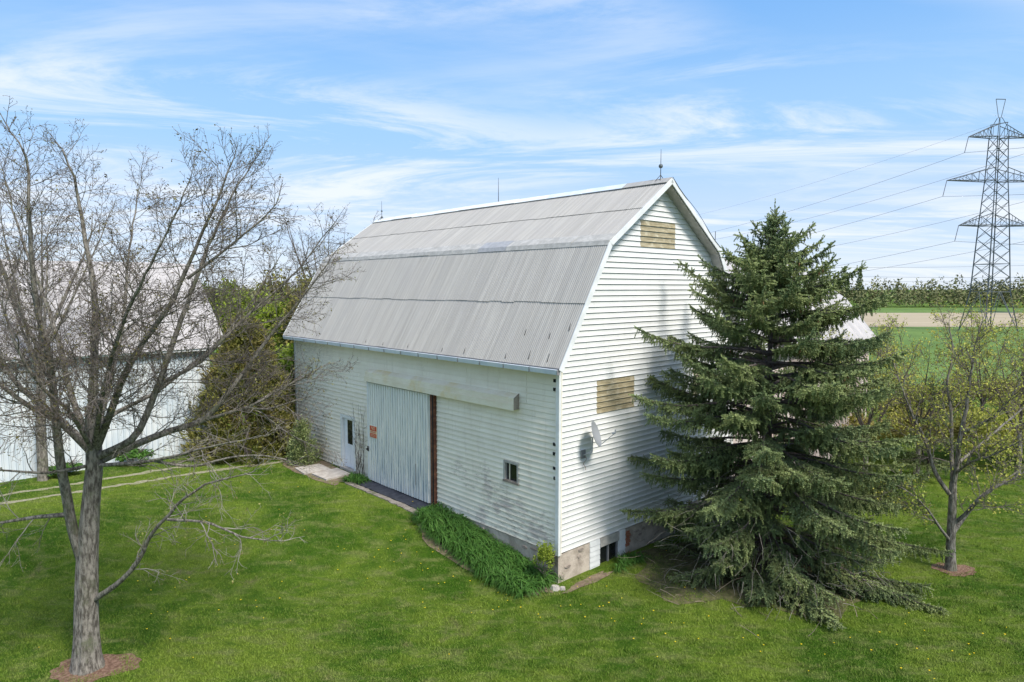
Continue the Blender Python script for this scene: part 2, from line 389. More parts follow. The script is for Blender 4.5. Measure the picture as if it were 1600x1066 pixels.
# ------------------------------------------------------------------ ground and fields
def axis(lo, hi, step, far):
    a = list(np.arange(lo, hi + 1e-6, step)); s = step; x = hi
    while x < far: s *= 1.25; x += s; a.append(x)
    s = step; x = lo
    while x > -far: s *= 1.25; x -= s; a.insert(0, x)
    return np.array(a)
def gridsheet(name, xs, ys, mat, dz=0, label=None):
    X, Y = np.meshgrid(xs, ys); Z = hgt(X, Y) + dz
    V = np.stack([X, Y, Z], -1).reshape(-1, 3); ny, nx = X.shape
    i = np.arange(ny * nx).reshape(ny, nx)
    F = np.stack([i[:-1, :-1], i[:-1, 1:], i[1:, 1:], i[1:, :-1]], -1).reshape(-1, 4)
    o = link(bpy.data.objects.new(name, npmesh(name, V, [F], [mat], None, None, True)))
    return tag(o, label, None, None, 'structure')
gridsheet('lawn', axis(-40, 60, .5, 3200), axis(6, 90, .5, 3200), M['ground'], 0, 'green mown lawn with paler and drier patches around the barn')
M['crop'] = mat_noise('green_crop', (.085, .150, .028), (.135, .215, .045), .06, .95, .3, .7, None, (1, 1, 1), .6, 3, (.075, .125, .022), .9)
M['tilled'] = mat_noise('tilled_soil', (.34, .275, .185), (.43, .36, .25), .05, 1, .3, .7, None, (.3, 3, 1), .6, 2)
gridsheet('crop_field', np.linspace(-500, 900, 141), np.linspace(62, 168, 60), M['crop'], .05, 'bright green crop field beyond the trees at the right')
gridsheet('tilled_field', np.linspace(-500, 900, 60), np.linspace(168, 262, 20), M['tilled'], .06, 'bare pale brown tilled field in front of the far wood')
gridsheet('far_field', np.linspace(-500, 900, 60), np.linspace(262, 330, 12), M['crop'], .07, 'thin green strip of field at the foot of the far wood')
EXCL = []     # world-xy tests where no blades grow
def blob(name, cx, cy, rx, ry, rz, mat, dz, label, jag=.18, n=40, excl=True, parent=None):
    ph = R.uniform(0, 6.28, 4); ring = []
    for i in range(n):
        t = i * 2 * math.pi / n; r = 1 + jag * (math.sin(3 * t + ph[0]) * .5 + math.sin(5 * t + ph[1]) * .35 + math.sin(11 * t + ph[2]) * .3)
        x, y = rx * r * math.cos(t), ry * r * math.sin(t); ring.append((cx + x * math.cos(rz) - y * math.sin(rz), cy + x * math.sin(rz) + y * math.cos(rz)))
    m = MB(); 
    for k in (0, 1, 2):
        f0, f1 = k / 3, (k + 1) / 3
        for i in range(n):
            a, b = ring[i], ring[(i + 1) % n]
            P = [(cx + (q[0] - cx) * f, cy + (q[1] - cy) * f) for f, q in ((f0, a), (f1, a), (f1, b), (f0, b))]
            if k == 0: P = P[:3]
            m.face([(x, y, H(x, y) + dz) for x, y in P])
    o = m.build(name, mat, parent); tag(o, label, None, None, 'structure')
    if excl: EXCL.append((cx, cy, rx * .66, ry * .62, rz))
    return o
TX, TY = -9.85, 14.8; RX, RY = 13.8, 20.31; SX, SY = 7.80, 20.0
blob('mulch_ring', TX + .15, TY, .95, .62, .1, M['mulch'], .012, 'ragged ring of brown mulch round the foot of the big bare tree')
blob('mulch_ring', RX + .12, RY, .62, .5, 0, M['mulch'], .012, 'small round patch of red brown mulch under the budding tree at right')
blob('needle_litter', SX - .3, SY + .4, 3.5, 2.9, .5, M['litter'], .010, 'brown bare litter under the big spruce', .25, 48, False)
bx_, by_ = bw(-.75, 3.1); blob('flower_bed_soil', bx_, by_, 3.1, .80, math.atan2(Lg[1], Lg[0]), M['soil'], .014, 'bare soil edge of the day lily bed along the barn wall')
bx_, by_ = bw(.9, -.45); blob('soil_patch', bx_, by_, 1.0, .18, math.atan2(G[1], G[0]), M['soil'], .018, 'bare soil at the foot of the gable foundation', .3)
bx_, by_ = bw(-.9, 13.9); blob('soil_bed', bx_, by_, 2.6, .85, math.atan2(Lg[1], Lg[0]), M['soil'], .014, 'dark bare soil around the paving by the small door')
def strip(name, pts, w, mat, dz, label, wob=.38):
    m = MB(); P = [np.array(p) for p in pts]; Q = []
    for i in range(len(P) - 1):
        for s in np.linspace(0, 1, 12, endpoint=False): Q.append(P[i] * (1 - s) + P[i + 1] * s + R.normal(0, .03, 2))
    Q.append(P[-1]); L = []
    for i, q in enumerate(Q):
        d = Q[min(i + 1, len(Q) - 1)] - Q[max(i - 1, 0)]; nn = np.array([-d[1], d[0]]) / np.linalg.norm(d)
        a = w * (1 + wob * R.normal()); b = w * (1 + wob * R.normal()); L.append((q + nn * a, q - nn * b))
    for i in range(len(L) - 1):
        m.face([(p[0], p[1], H(*p) + dz) for p in (L[i][1], L[i + 1][1], L[i + 1][0], L[i][0])])
    return tag(m.build(name, mat), label, None, None, 'structure')
TR1 = [(-10.5, 31.5), (-14.7, 29.2), (-16.8, 27.3), (-18.5, 25.7), (-21.5, 23.4)]; TR2 = [(-10.2, 30.2), (-13.7, 28.1), (-15.8, 26.3), (-17.3, 25.1), (-20.3, 22.6)]
strip('wheel_track', TR1, .15, M['gravel'], .008, 'pale gravel wheel track nearer the left shed')
strip('wheel_track', TR2, .14, M['gravel'], .008, 'pale gravel wheel track nearer the lawn')

# lawn blades: real single-triangle blades where the photograph looks closest
def blades():
    n = 650000
    Y = 12.5 + 34 * R.random(n) ** 1.5
    X = (R.random(n) * 2 - 1) * Y * .83
    b = (X - C0[0]) * G[0] + (Y - C0[1]) * G[1]; a = (X - C0[0]) * Lg[0] + (Y - C0[1]) * Lg[1]
    keep = ~((b > -.05) & (b < 10) & (a > -.05) & (a < 18))
    keep &= ~((b > -1.0) & (b < 0) & (a > 5.9) & (a < 15.5))
    keep &= ~((a > 20.3) & (b < -3) & (b > -22))
    for cx, cy, rx, ry, rz in EXCL:
        u = (X - cx) * math.cos(rz) + (Y - cy) * math.sin(rz); v = -(X - cx) * math.sin(rz) + (Y - cy) * math.cos(rz)
        keep &= ((u / rx) ** 2 + (v / ry) ** 2 + R.normal(0, .12, n)) > 1
    ds = np.hypot((X - SX + .3) / 3.8, (Y - SY - .4) / 3.2); keep &= R.random(n) < sm((ds - .45) / .6) + .12
    for T in (TR1, TR2):
        for p, q in zip(T[:-1], T[1:]):
            p = np.array(p); q = np.array(q); d = q - p; L = np.linalg.norm(d); d = d / L
            s = np.clip((X - p[0]) * d[0] + (Y - p[1]) * d[1], 0, L); dd = np.hypot(X - p[0] - s * d[0], Y - p[1] - s * d[1]); keep &= dd > .04 + .14 * R.random(n)
    X = X[keep]; Y = Y[keep]; n = len(X); Z = hgt(X, Y)
    s = 1 + .018 * (Y - 14); cl_ = sum(np.sin(X * f * math.cos(q) + Y * f * math.sin(q) + p) for f, q, p in ((7.3, .4, 1), (9.1, 1.9, 2), (13.7, 2.7, .3), (5.2, 1.2, 4), (17.9, .9, 5))) / 2.2
    h = R.uniform(.022, .058, n) * (1 + .55 * np.clip(cl_, -.8, 1.4)); w = R.uniform(.006, .0105, n) * s
    t = R.random(n) * 6.28; lean = R.normal(0, .028, (n, 2))
    P0 = np.stack([X - w * np.cos(t), Y - w * np.sin(t), Z - .005], -1); P1 = np.stack([X + w * np.cos(t), Y + w * np.sin(t), Z - .005], -1)
    P2 = np.stack([X + lean[:, 0], Y + lean[:, 1], Z + h], -1)
    V = np.stack([P0, P1, P2], 1).reshape(-1, 3); F = np.arange(3 * n).reshape(-1, 3)
    tone = np.repeat(R.random(n), 3)
    o = nobj('lawn_grass', [(V, F, 0, tone)], [M['blade']]); tag(o, 'short mown grass blades covering the lawn around the barn', 'grass', None, 'stuff')
blades()

# ------------------------------------------------------------------ the barn
LEN, WID, ZE, ZK, ZR, UK, OV = 17.72, 9.97, 5.58, 9.197, 11.37, 1.887, .32
CRS = .174
tag(BARN, 'big white gambrel barn with grey roof, white siding and a ribbed sliding door', 'barn')
def wall_cells(m, a0, a1, z0, z1, ops, put):
    xs = sorted({a0, a1, *[o[0] for o in ops], *[o[1] for o in ops]}); zs = sorted({z0, z1, *[o[2] for o in ops], *[o[3] for o in ops]})
    for i in range(len(xs) - 1):
        for j in range(len(zs) - 1):
            cx, cz = (xs[i] + xs[i + 1]) / 2, (zs[j] + zs[j + 1]) / 2
            if not any(o[0] < cx < o[1] and o[2] < cz < o[3] for o in ops): put(xs[i], xs[i + 1], zs[j], zs[j + 1])
SLD = (6.42, 10.6, .02, 4.12); DOR = (12.02, 13.24, .02, 2.36); WIN = (1.80, 2.48, 1.72, 2.40)
m = MB()
wall_cells(m, .0, LEN, -.02, ZE, [DOR, WIN], lambda a, b, c, d: m.box(.10, .14, a, b, c, d))
m.box(.14, .16, 6.2, 10.9, -.02, ZE)
m.build('wall', M['sid_l'], BARN)
def gprof(inset=0):
    return [(0 + inset, ZE), (UK, ZK - inset), (WID / 2, ZR - inset), (WID - UK, ZK - inset), (WID - inset, ZE)]
m = MB()
for y0, y1 in ((.10, .16), (LEN - .16, LEN - .0)):
    ring = [(.05, -.02)] + gprof(.05) + [(WID - .05, -.02)]
    m.prism([(x, y0, z) for x, z in ring], [(x, y1, z) for x, z in ring])
m.box(WID - .1, WID, 0, LEN, -.02, ZE)
m.build('wall', M['sid_g'], BARN)
m = MB(); m.box(.2, WID - .2, .2, LEN - .2, -.10, -.04); m.build('floor', M['dark'], BARN)
def roof_u(z):                                  # inner x of the roof profile at height z (left side)
    if z <= ZE: return 0.
    if z <= ZK: return UK * (z - ZE) / (ZK - ZE)
    return UK + (WID / 2 - UK) * (z - ZK) / (ZR - ZK)
def clap_long(a0, a1, z0, h=CRS, lip=.020):     # lapped board on the long wall (faces -x)
    pr = [(.094, z0 + h - .008), (.082, z0 + h * .5), (.094 - lip, z0 + .006), (.10 - lip, z0 + .018), (.10, z0 + .018)]
    m = MB(); g = .006 if z0 > 3.9 else .003
    m.prism([(x, a0 + g, z) for x, z in pr], [(x, a1 - g, z) for x, z in pr]); return m
def lap_gable(l0, r0, l1, r1, z0, h=CRS):       # l,r at the bottom; l1,r1 at the top (faces -y); flared foot
    pr = [(.088, h - .004, 1), (.082, h * .50, .5), (.074, h * .28, .3), (.057, .018, 0), (.056, .014, 0), (.098, .014, 0)]
    m = MB()
    m.prism([((l0 + (l1 - l0) * f), y, z0 + z) for y, z, f in pr], [((r0 + (r1 - r0) * f), y, z0 + z) for y, z, f in pr]); return m
# long wall clapboards: rows broken at the openings and at butt joints
JT = [1.45, 2.75, 4.4, 13.9]
nrow = int(round(ZE / CRS))
for i in range(nrow):
    z0 = i * CRS; z1 = min(z0 + CRS, ZE)
    cuts = [(0.13, LEN - .02)]
    for o in (DOR, WIN, (6.12, 10.62, -.1, 4.12)):
        if o[2] < z0 + CRS * .5 < o[3]:
            nc = []
            for c in cuts:
                if o[1] <= c[0] or o[0] >= c[1]: nc.append(c)
                else:
                    if o[0] > c[0] + .05: nc.append((c[0], o[0]))
                    if o[1] < c[1] - .05: nc.append((o[1], c[1]))
            cuts = nc
    js = JT if z0 > 4.2 else sorted(random.uniform(.8, 16.5) for _ in range(3))
    for c0, c1 in cuts:
        xs = [c0] + [j for j in js if c0 + .4 < j < c1 - .4] + [c1]
        for p, q in zip(xs[:-1], xs[1:]):
            mb = clap_long(p, q, z0, min(CRS, z1 - z0), .022 if z0 > 3.9 else .034)
            o = mb.build('siding_board', M['sid_l'], BARN)
            o.location = (random.uniform(-.002, .002), 0, random.uniform(-.004, .004)); 
            if z0 < 3.4: o.rotation_euler = (random.uniform(-.0012, .0012), 0, 0)
# gable siding with three translucent panels let into it
VENT = [(3.87, 5.84, 53, 57), (1.77, 3.66, 23, 28), (7.15, 8.55, 23, 28)]
i = 0
while i * CRS < ZR - .12:
    z0 = i * CRS; z1 = z0 + CRS
    l0, l1 = roof_u(z0) + .02, roof_u(min(z1, ZR - .05)) + .02
    r0, r1 = WID - l0, WID - l1
    if z0 < ZE: l0 = l1 = .145; r0 = r1 = WID - .08
    vs = [v for v in VENT if v[2] <= i <= v[3]]
    cur = l0; curt = l1
    for v in vs:
        lap_gable(cur, v[0], curt, v[0], z0).build('siding_board', M['sid_g'], BARN)
        lap_gable(v[0] + .002, v[1] - .002, v[0] + .002, v[1] - .002, z0).build('light_panel', M['panel'], BARN)
        cur = curt = v[1]
    if r0 - cur > .05: lap_gable(cur, r0, curt, max(r1, curt + .01), z0).build('siding_board', M['sid_g'], BARN)
    i += 1
# corner board (two faces) and far corner trim
m = MB(); m.box(.02, .12, .02, .10, -.03, ZE - .02); m.box(.03, .13, .01, .13, -.03, ZE - .03); m.v = m.v
m = MB(); m.box(.012, .14, .012, .14, -.03, ZE - .02); m.build('corner_board', M['white'], BARN)
m = MB(); m.box(.05, .12, LEN - .03, LEN + .05, -.03, ZE - .02); m.build('corner_board', M['grey'], BARN)
for z in (5.19, 4.93, 3.30, 3.01, 2.58, 2.28):   # dark clips beside the corner
    m = MB(); w = random.uniform(.05, .10); m.box(.052, .085, .215, .215 + w, z - .05, z + .045); m.build('siding_clip', M['dark'], BARN)

# roof: sheets of corrugated roofing in two rows per slope
def slope_pts(side, part):
    E = (-.30, ZE + .03); K = (UK - .03, ZK + .06); P = (WID / 2, ZR + .06)
    p, q = ((E, K) if part == 0 else (K, P))
    if side: p, q = (WID - p[0], p[1]), (WID - q[0], q[1])
    return np.array(p), np.array(q)
m = MB()
for y0, y1 in ((-OV + .03, LEN + OV - .03),):
    outer = [(-.27, ZE + .0), (UK - .02, ZK + .03), (WID / 2, ZR + .03), (WID - UK + .02, ZK + .03), (WID + .27, ZE)]
    inner = [(WID + .2, ZE - .06), (WID - UK - .02, ZK - .09), (WID / 2, ZR - .09), (UK + .02, ZK - .09), (-.2, ZE - .06)]
    for a, b in zip(range(4), range(1, 5)):
        qd = [outer[a], outer[b], inner[4 - b], inner[4 - a]]
        m.prism([(x, y0, z) for x, z in qd], [(x, y1, z) for x, z in qd])
m.build('roof_deck', M['white_old'], BARN)
def corr_mesh(name, w, ln, waves, amp, mat):
    n = waves * 4; V = []; F = []
    for i in range(n + 1):
        x = w * i / n; z = amp * (0, .8, 1, .8)[i % 4] if i % 4 != 0 else 0
        V += [(x, 0, z), (x, ln, z)]
    for i in range(n): a = 2 * i; F.append((a, a + 2, a + 3, a + 1))
    # front lip so that the sheet has an edge
    k = len(V)
    for i in range(n + 1): V.append((V[2 * i][0], 0, V[2 * i][2] - .012))
    for i in range(n): F.append((k + i, k + i + 1, 2 * (i + 1), 2 * i))
    me = bpy.data.meshes.new(name); me.from_pydata(V, [], F); me.materials.append(mat); me.update(); return me
NS = 30; y_a, y_b = -OV, LEN + OV; sw = (y_b - y_a) / NS
for side in (0, 1):
    for part in (0, 1):
        p, q = slope_pts(side, part); L = np.linalg.norm(q - p); d = (q - p) / L
        cut = .50 if part == 0 else .52
        for row in (0, 1):
            s0, s1 = (0, cut * L + .10) if row == 0 else (cut * L, L + (.02 if part == 0 else -.02))
            cols = NS if side == 0 else 6
            ww = (y_b - y_a) / cols
            me = corr_mesh('roof_sheet', ww + .01, s1 - s0, 8 if side == 0 else 40, .016, M['roof'])
            for c in range(cols):
                o = link(bpy.data.objects.new('roof_sheet', me), BARN)
                jit = random.uniform(-.022, .022) if row or part else random.uniform(-.03, .015)
                o_s = p + d * (s0 + jit); lift = .014 + (.020 if row else 0) + random.uniform(0, .004)
                nrm = np.array([-d[1], d[0]]) if side == 0 else np.array([d[1], -d[0]])
                pos = o_s + nrm * lift
                # local x -> +/-barn y, local y -> up the slope, local z -> outward
                if side == 0:
                    ex = (0, 1, 0) if False else (0, -1, 0); y0 = y_a + (c + 1) * ww
                else: ex = (0, 1, 0); y0 = y_a + c * ww
                ey = (d[0], 0, d[1]); ez = (nrm[0], 0, nrm[1])
                Mx = Matrix(((ex[0], ey[0], ez[0], pos[0]), (ex[1], ey[1], ez[1], y0), (ex[2], ey[2], ez[2], pos[1]), (0, 0, 0, 1)))
                o.matrix_local = Mx @ Matrix.Rotation(random.uniform(-.002, .002), 4, 'Z')
# knuckle flashing (left slope), in pieces
K = (UK - .03, ZK + .06)
for c in range(12):
    w = (y_b - y_a) / 12; y0 = y_a + c * w
    m = MB(); d0 = np.array([-.12, -.16]) * 1.0; d1 = np.array([.30, .20])
    j = random.uniform(-.01, .01)
    A = (K[0] + .33, K[1] + .30 + j * .3); Bk = (K[0] - .04, K[1] + .075); Cc = (K[0] - .12, K[1] - .075 + j)
    m.prism([(x, y0 + .004, z) for x, z in (A, Bk, Cc, (Cc[0] + .05, Cc[1]), (Bk[0] + .05, Bk[1] - .05), (A[0] + .02, A[1] - .04))],
            [(x, y0 + w - .006, z) for x, z in (A, Bk, Cc, (Cc[0] + .05, Cc[1]), (Bk[0] + .05, Bk[1] - .05), (A[0] + .02, A[1] - .04))])
    o = m.build('knuckle_flashing', M['white_old'] if c != 3 else M['greyflash'], BARN); o.location = (0, 0, random.uniform(-.008, .008))
# ridge caps
for c in range(10):
    w = (y_b - y_a) / 10; y0 = y_a + c * w; x = WID / 2; z = ZR + .10
    m = MB(); r = [(x - .30, z - .13), (x - .02, z + .055), (x + .02, z + .055), (x + .30, z - .13), (x + .28, z - .15), (x, z + .02), (x - .28, z - .15)]
    m.prism([(a, y0 + .004, b) for a, b in r], [(a, y0 + w - .004, b) for a, b in r])
    o = m.build('ridge_cap', M['bluewhite'] if c in (1, 2) else (M['roof'] if c == 0 else M['white']), BARN); o.rotation_euler = (random.uniform(-.001, .001), 0, 0)
    if c in (1, 2): o['label'] = 'newer bluish length of ridge cap'
# rake boards and soffits along both gable verges (four segments each end)
for y0, y1 in ((-OV - .03, -OV), (LEN + OV, LEN + OV + .03)):
    pro = [(-.32, ZE - .02), (UK - .05, ZK + .05), (WID / 2, ZR + .08), (WID - UK + .05, ZK + .05), (WID + .32, ZE - .02)]
    for a, b in zip(pro[:-1], pro[1:]):
        A = np.array(a); B = np.array(b); dd = (B - A) / np.linalg.norm(B - A); nn = np.array([-dd[1], dd[0]])
        if nn[1] < 0: nn = -nn
        q = [A + nn * .045, B + nn * .045, B - nn * .12, A - nn * .12]
        m = MB(); m.prism([(x, y0, z) for x, z in q], [(x, y1, z) for x, z in q]); m.build('rake_board', M['white'], BARN)
# eave: gutter-like boards with seams, dark line above
nb = 16; w = (LEN + 2 * OV - .1) / nb
for c in range(nb):
    y0 = -OV + .03 + c * w
    m = MB(); m.prism([(x, y0 + .014, z) for x, z in ((-.40, ZE + .0), (-.31, ZE + .02), (-.29, ZE - .13), (-.375, ZE - .14))],
                      [(x, y0 + w - .014, z) for x, z in ((-.40, ZE + .0), (-.31, ZE + .02), (-.29, ZE - .13), (-.375, ZE - .14))])
    m.build('eave_gutter', M['bluewhite'], BARN)
    m = MB(); m.box(-.405, -.30, y0 - .012, y0 + .012, ZE - .142, ZE + .0); m.build('gutter_joint', M['grey'], BARN)
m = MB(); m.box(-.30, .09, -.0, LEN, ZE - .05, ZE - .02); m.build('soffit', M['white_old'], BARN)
m = MB(); m.box(-.36, -.22, -OV, LEN + OV, ZE + .022, ZE + .045); m.build('drip_edge', M['grey'], BARN)
# split sheets near the eave
p, q = slope_pts(0, 0); d = (q - p) / np.linalg.norm(q - p); nn = np.array([-d[1], d[0]])
for y, s, l in ((.25, .15, .28), (1.05, .18, .30), (1.62, .95, .22), (2.05, .12, .18), (4.1, .12, .22), (5.3, .1, .14), (7.4, .1, .13), (9.1, .08, .12), (-.1, 1.2, .25), (10.4, .1, .12), (.55, .9, .2)):
    a = p + d * s + nn * .036; b = p + d * (s + l) + nn * .038; m = MB()
    m.prism([(a[0], y - .016, a[1]), (a[0], y + .016, a[1]), (a[0] + nn[0] * .008, y, a[1] + nn[1] * .012)], [(b[0], y + .03, b[1]), (b[0], y + .034, b[1]), (b[0] + nn[0] * .008, y + .03, b[1] + nn[1] * .01)])
    m.build('roof_crack', M['dark'], BARN)
# lightning rods
for y, hh, big in ((.12, 1.0, 1), (8.3, 1.05, 0), (LEN - .15, .95, 1)):
    m = MB(); x = WID / 2; z = ZR + .12
    m.bar((x, y, z - .05), (x, y, z + hh), .016, 6, .006)
    if big:
        for s in (-1, 1): m.bar((x + .16 * s, y - .1, z - .08), (x, y, z + .16), .012, 4); m.bar((x - .16 * s, y + .12, z - .06), (x, y, z + .16), .012, 4)
    rod = m.build('lightning_rod', M['rod'], BARN)
    bb = MB(); rr = .075 if big and y < 5 else .05; zb = z + hh * (.45 if big else .12)
    seg = 10
    for i in range(6):
        t0, t1 = math.pi * i / 6 - math.pi / 2, math.pi * (i + 1) / 6 - math.pi / 2
        for j in range(seg):
            u0, u1 = 2 * math.pi * j / seg, 2 * math.pi * (j + 1) / seg
            bb.face([(x + rr * math.cos(t) * math.cos(u), y + rr * math.cos(t) * math.sin(u), zb + rr * math.sin(t)) for t, u in ((t0, u0), (t0, u1), (t1, u1), (t1, u0))])
    if big: bb.build('ball', M['ball'], rod)
m = MB(); m.bar((WID - UK + .05, -.1, ZK + .1), (WID - UK + .05, -.1, ZK + .75), .012, 5); m.build('lightning_rod', M['rod'], BARN)
m = MB(); prev = None
for i in range(9):
    f = i / 8; pt = (WID / 2 + (WID / 2 - UK) * f, -OV - .04, ZR + .16 - (ZR - ZK) * f - .05 * math.sin(f * 9.42))
    if prev: m.bar(prev, pt, .010, 4)
    prev = pt
m.build('ground_cable', M['rod'], BARN)

# sliding door of five ribbed sheets, its hood, rusty post, latch, black skirt
SD = link(bpy.data.objects.new('sliding_door', MB().box(.0, .03, SLD[0], SLD[1], SLD[2], SLD[3]).mesh('sliding_door', M['doorsheet'])), BARN)
sw_ = (SLD[1] - SLD[0]) / 5
def rib_mesh():
    n = 5; V = []; F = []; pw = sw_ / n
    pr = []
    for i in range(n): pr += [(i * pw, 0), (i * pw + pw * .26, 0), (i * pw + pw * .32, -.068), (i * pw + pw * .92, -.068), (i * pw + pw * .98, 0)]
    pr.append((sw_, 0))
    for y, x in pr: V += [(x, y, 0), (x, y, SLD[3] - SLD[2] - .01)]
    for i in range(len(pr) - 1): a = 2 * i; F.append((a, a + 1, a + 3, a + 2))
    k = len(V)
    me = bpy.data.meshes.new('door_sheet'); me.from_pydata(V, [], F); me.materials.append(M['doorsheet']); me.update(); return me
rm = rib_mesh()
for c in range(5):
    o = link(bpy.data.objects.new('door_sheet', rm), SD); o.location = (-.003 - .002 * (c % 2), SLD[0] + c * sw_, SLD[2] + .005 + random.uniform(-.01, .01))
m = MB(); m.box(-.08, -.005, 10.60, 10.70, SLD[2], SLD[3]); m.build('door_edge', M['white'], SD)
m = MB(); m.box(-.12, -.07, 10.62, 10.68, 1.22, 1.42); m.box(-.16, -.115, 10.58, 10.72, 1.28, 1.33); m.build('latch', M['dark'], SD)
m = MB(); m.bar((-.08, 7.25, .55), (-.08, 7.25, 1.35), .012, 4); m.build('latch', M['grey'], SD)
m = MB(); m.box(-.035, .095, 6.14, 6.36, -.05, 4.12); m.build('door_post', M['rust'], BARN)
m = MB(); m.box(-.05, -.036, 6.17, 6.22, -.04, 4.10); m.build('post_flange', M['dark'], BARN)
m = MB(); m.prism([(x, 1.80, z) for x, z in ((-.15, 4.16), (-.135, 4.50), (.085, 4.62), (.085, 4.16))], [(x, 10.72, z) for x, z in ((-.15, 4.16), (-.135, 4.50), (.085, 4.62), (.085, 4.16))])
TC = m.build('track_cover', M['cream'], BARN)
m = MB(); m.box(-.172, -.152, 1.78, 10.74, 4.11, 4.32); m.build('fascia', M['cream'], TC)
m = MB(); m.prism([(x, 1.775, z) for x, z in ((-.15, 4.13), (-.14, 4.50), (.08, 4.63), (.08, 4.13))], [(x, 1.795, z) for x, z in ((-.15, 4.13), (-.14, 4.50), (.08, 4.63), (.08, 4.13))]); m.build('end_cap', M['stone_b'], TC)
m = MB(); m.box(-.12, -.06, 6.3, 10.68, 4.08, 4.15); m.build('track_rail', M['dark'], TC)

# small entry door, set back in its opening
ED = link(bpy.data.objects.new('entry_door', MB().box(.20, .235, 12.14, 13.12, .06, 2.26).mesh('entry_door', M['pvc'])), BARN)
m = MB(); m.box(.193, .199, 12.42, 12.86, 1.10, 2.16); m.build('pane', M['glass'], ED)
m = MB()
for a, b, c, d in ((12.38, 12.42, 1.06, 2.20), (12.86, 12.90, 1.06, 2.20)): m.box(.186, .2, a, b, c, d)
m.box(.186, .2, 12.42, 12.86, 2.16, 2.20); m.box(.186, .2, 12.42, 12.86, 1.06, 1.10); m.build('pane_frame', M['pvc'], ED)
m = MB()
for a, b, c, d in ((12.30, 12.60, .22, .92), (12.68, 12.98, .22, .92)): m.box(.193, .2, a, b, c, d)
m.build('raised_panel', M['pvc'], ED)
m = MB(); m.bar((.14, 12.24, 1.02), (.2, 12.24, 1.02), .025, 8); m.build('handle', M['grey'], ED)
m = MB(); m.box(.062, .24, 13.12, 13.26, 0, 2.38); m.box(.062, .24, 12.0, 12.14, 0, 2.38); m.box(.062, .24, 12.14, 13.12, 2.26, 2.38); m.build('door_frame', M['white'], BARN)
m = MB(); m.box(.0, .24, 11.96, 13.3, -.05, .055); m.build('door_sill', M['concrete'], BARN)
# small window
m = MB(); a0, a1, z0, z1 = 1.86, 2.42, 1.78, 2.34
m.box(.05, .16, a0 - .07, a0, z0, z1); m.box(.05, .16, a1, a1 + .07, z0, z1); m.box(.05, .16, a0 - .07, a1 + .07, z1, z1 + .06); 
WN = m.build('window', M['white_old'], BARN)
m = MB(); m.box(.03, .16, a0 - .08, a1 + .08, z0 - .07, z0); m.build('sill', M['stone_b'], WN)
m = MB(); m.box(.155, .16, a0, a1, z0, z1); m.build('pane', M['glass'], WN)
m = MB(); m.box(.12, .15, a1 - .16, a1 - .13, z0, z1); m.build('sash_bar', M['cream'], WN)

# foundation with projecting stones, basement window in the gable side
m = MB(); m.box(.08, .4, .08, LEN, -1.4, -.03); m.build('foundation', M['stone'], BARN)
BWN = (1.52, 3.25); m = MB(); m.box(.08, 1.5, .075, .4, -1.4, -.03); m.box(3.27, WID, .075, .4, -1.4, -.03); m.box(1.5, 3.27, .16, .4, -1.4, -.03); m.build('foundation', M['stone'], BARN)
for k in range(46):
    gside = k < 26
    u = random.uniform(.1, 9.5) if gside else random.uniform(.1, 5.5)
    if gside and 1.2 < u < 3.5: continue
    zc_ = random.uniform(-.95, -.12) if gside or u < 3 else random.uniform(-.5, -.1); ww = random.uniform(.14, .34); hh = random.uniform(.08, .18)
    m = MB(); e = random.uniform(.012, .035); ring = []
    for t in range(7):
        an = t * 2 * math.pi / 7 + random.uniform(-.2, .2); ring.append((u + ww * .5 * math.cos(an), zc_ + hh * .5 * math.sin(an)))
    if gside: m.prism([(x, .08, z) for x, z in ring], [(x * .9 + u * .1, .075 - e, z * .9 + zc_ * .1) for x, z in ring])
    else: m.prism([(.085, x, z) for x, z in ring], [(.08 - e, x * .9 + u * .1, z * .9 + zc_ * .1) for x, z in ring])
    m.build('stone', M['stone_b'], BARN)
for k in range(9):
    m = MB(); m.box(3.29 + (k % 2) * .05, 3.29 + (k % 2) * .05 + .20, .045, .09, -1.05 + k * .105, -1.05 + k * .105 + .085)
    if k not in (2, 3): m.build('brick', M['brick'], BARN)
for i in range(6):     # white boards round the basement window
    z0 = -1.0 + i * .165
    for a, b in ((1.50, 1.98), (2.94, 3.27)):
        m = MB(); m.prism([(a, y, z) for y, z in ((.066, z0 + .172), (.045, z0), (.16, z0), (.16, z0 + .172))], [(b, y, z) for y, z in ((.066, z0 + .172), (.045, z0), (.16, z0), (.16, z0 + .172))]); m.build('cladding_board', M['white'], BARN)
m = MB(); m.box(1.985, 2.935, .04, .16, -.30, -.02); m.build('cladding_board', M['white_old'], BARN)
m = MB(); m.box(1.985, 2.04, .10, .16, -1.0, -.30); m.box(2.88, 2.935, .10, .16, -1.0, -.30); m.box(2.42, 2.48, .10, .16, -1.0, -.30); m.box(1.985, 2.935, .10, .16, -1.0, -.93); BWd = m.build('basement_window', M['grey'], BARN)
m = MB(); m.box(2.04, 2.42, .148, .156, -.93, -.30); m.build('pane', M['glass'], BWd)
m = MB(); m.box(2.48, 2.88, .148, .156, -.93, -.30); m.build('pane', M['glass'], BWd)

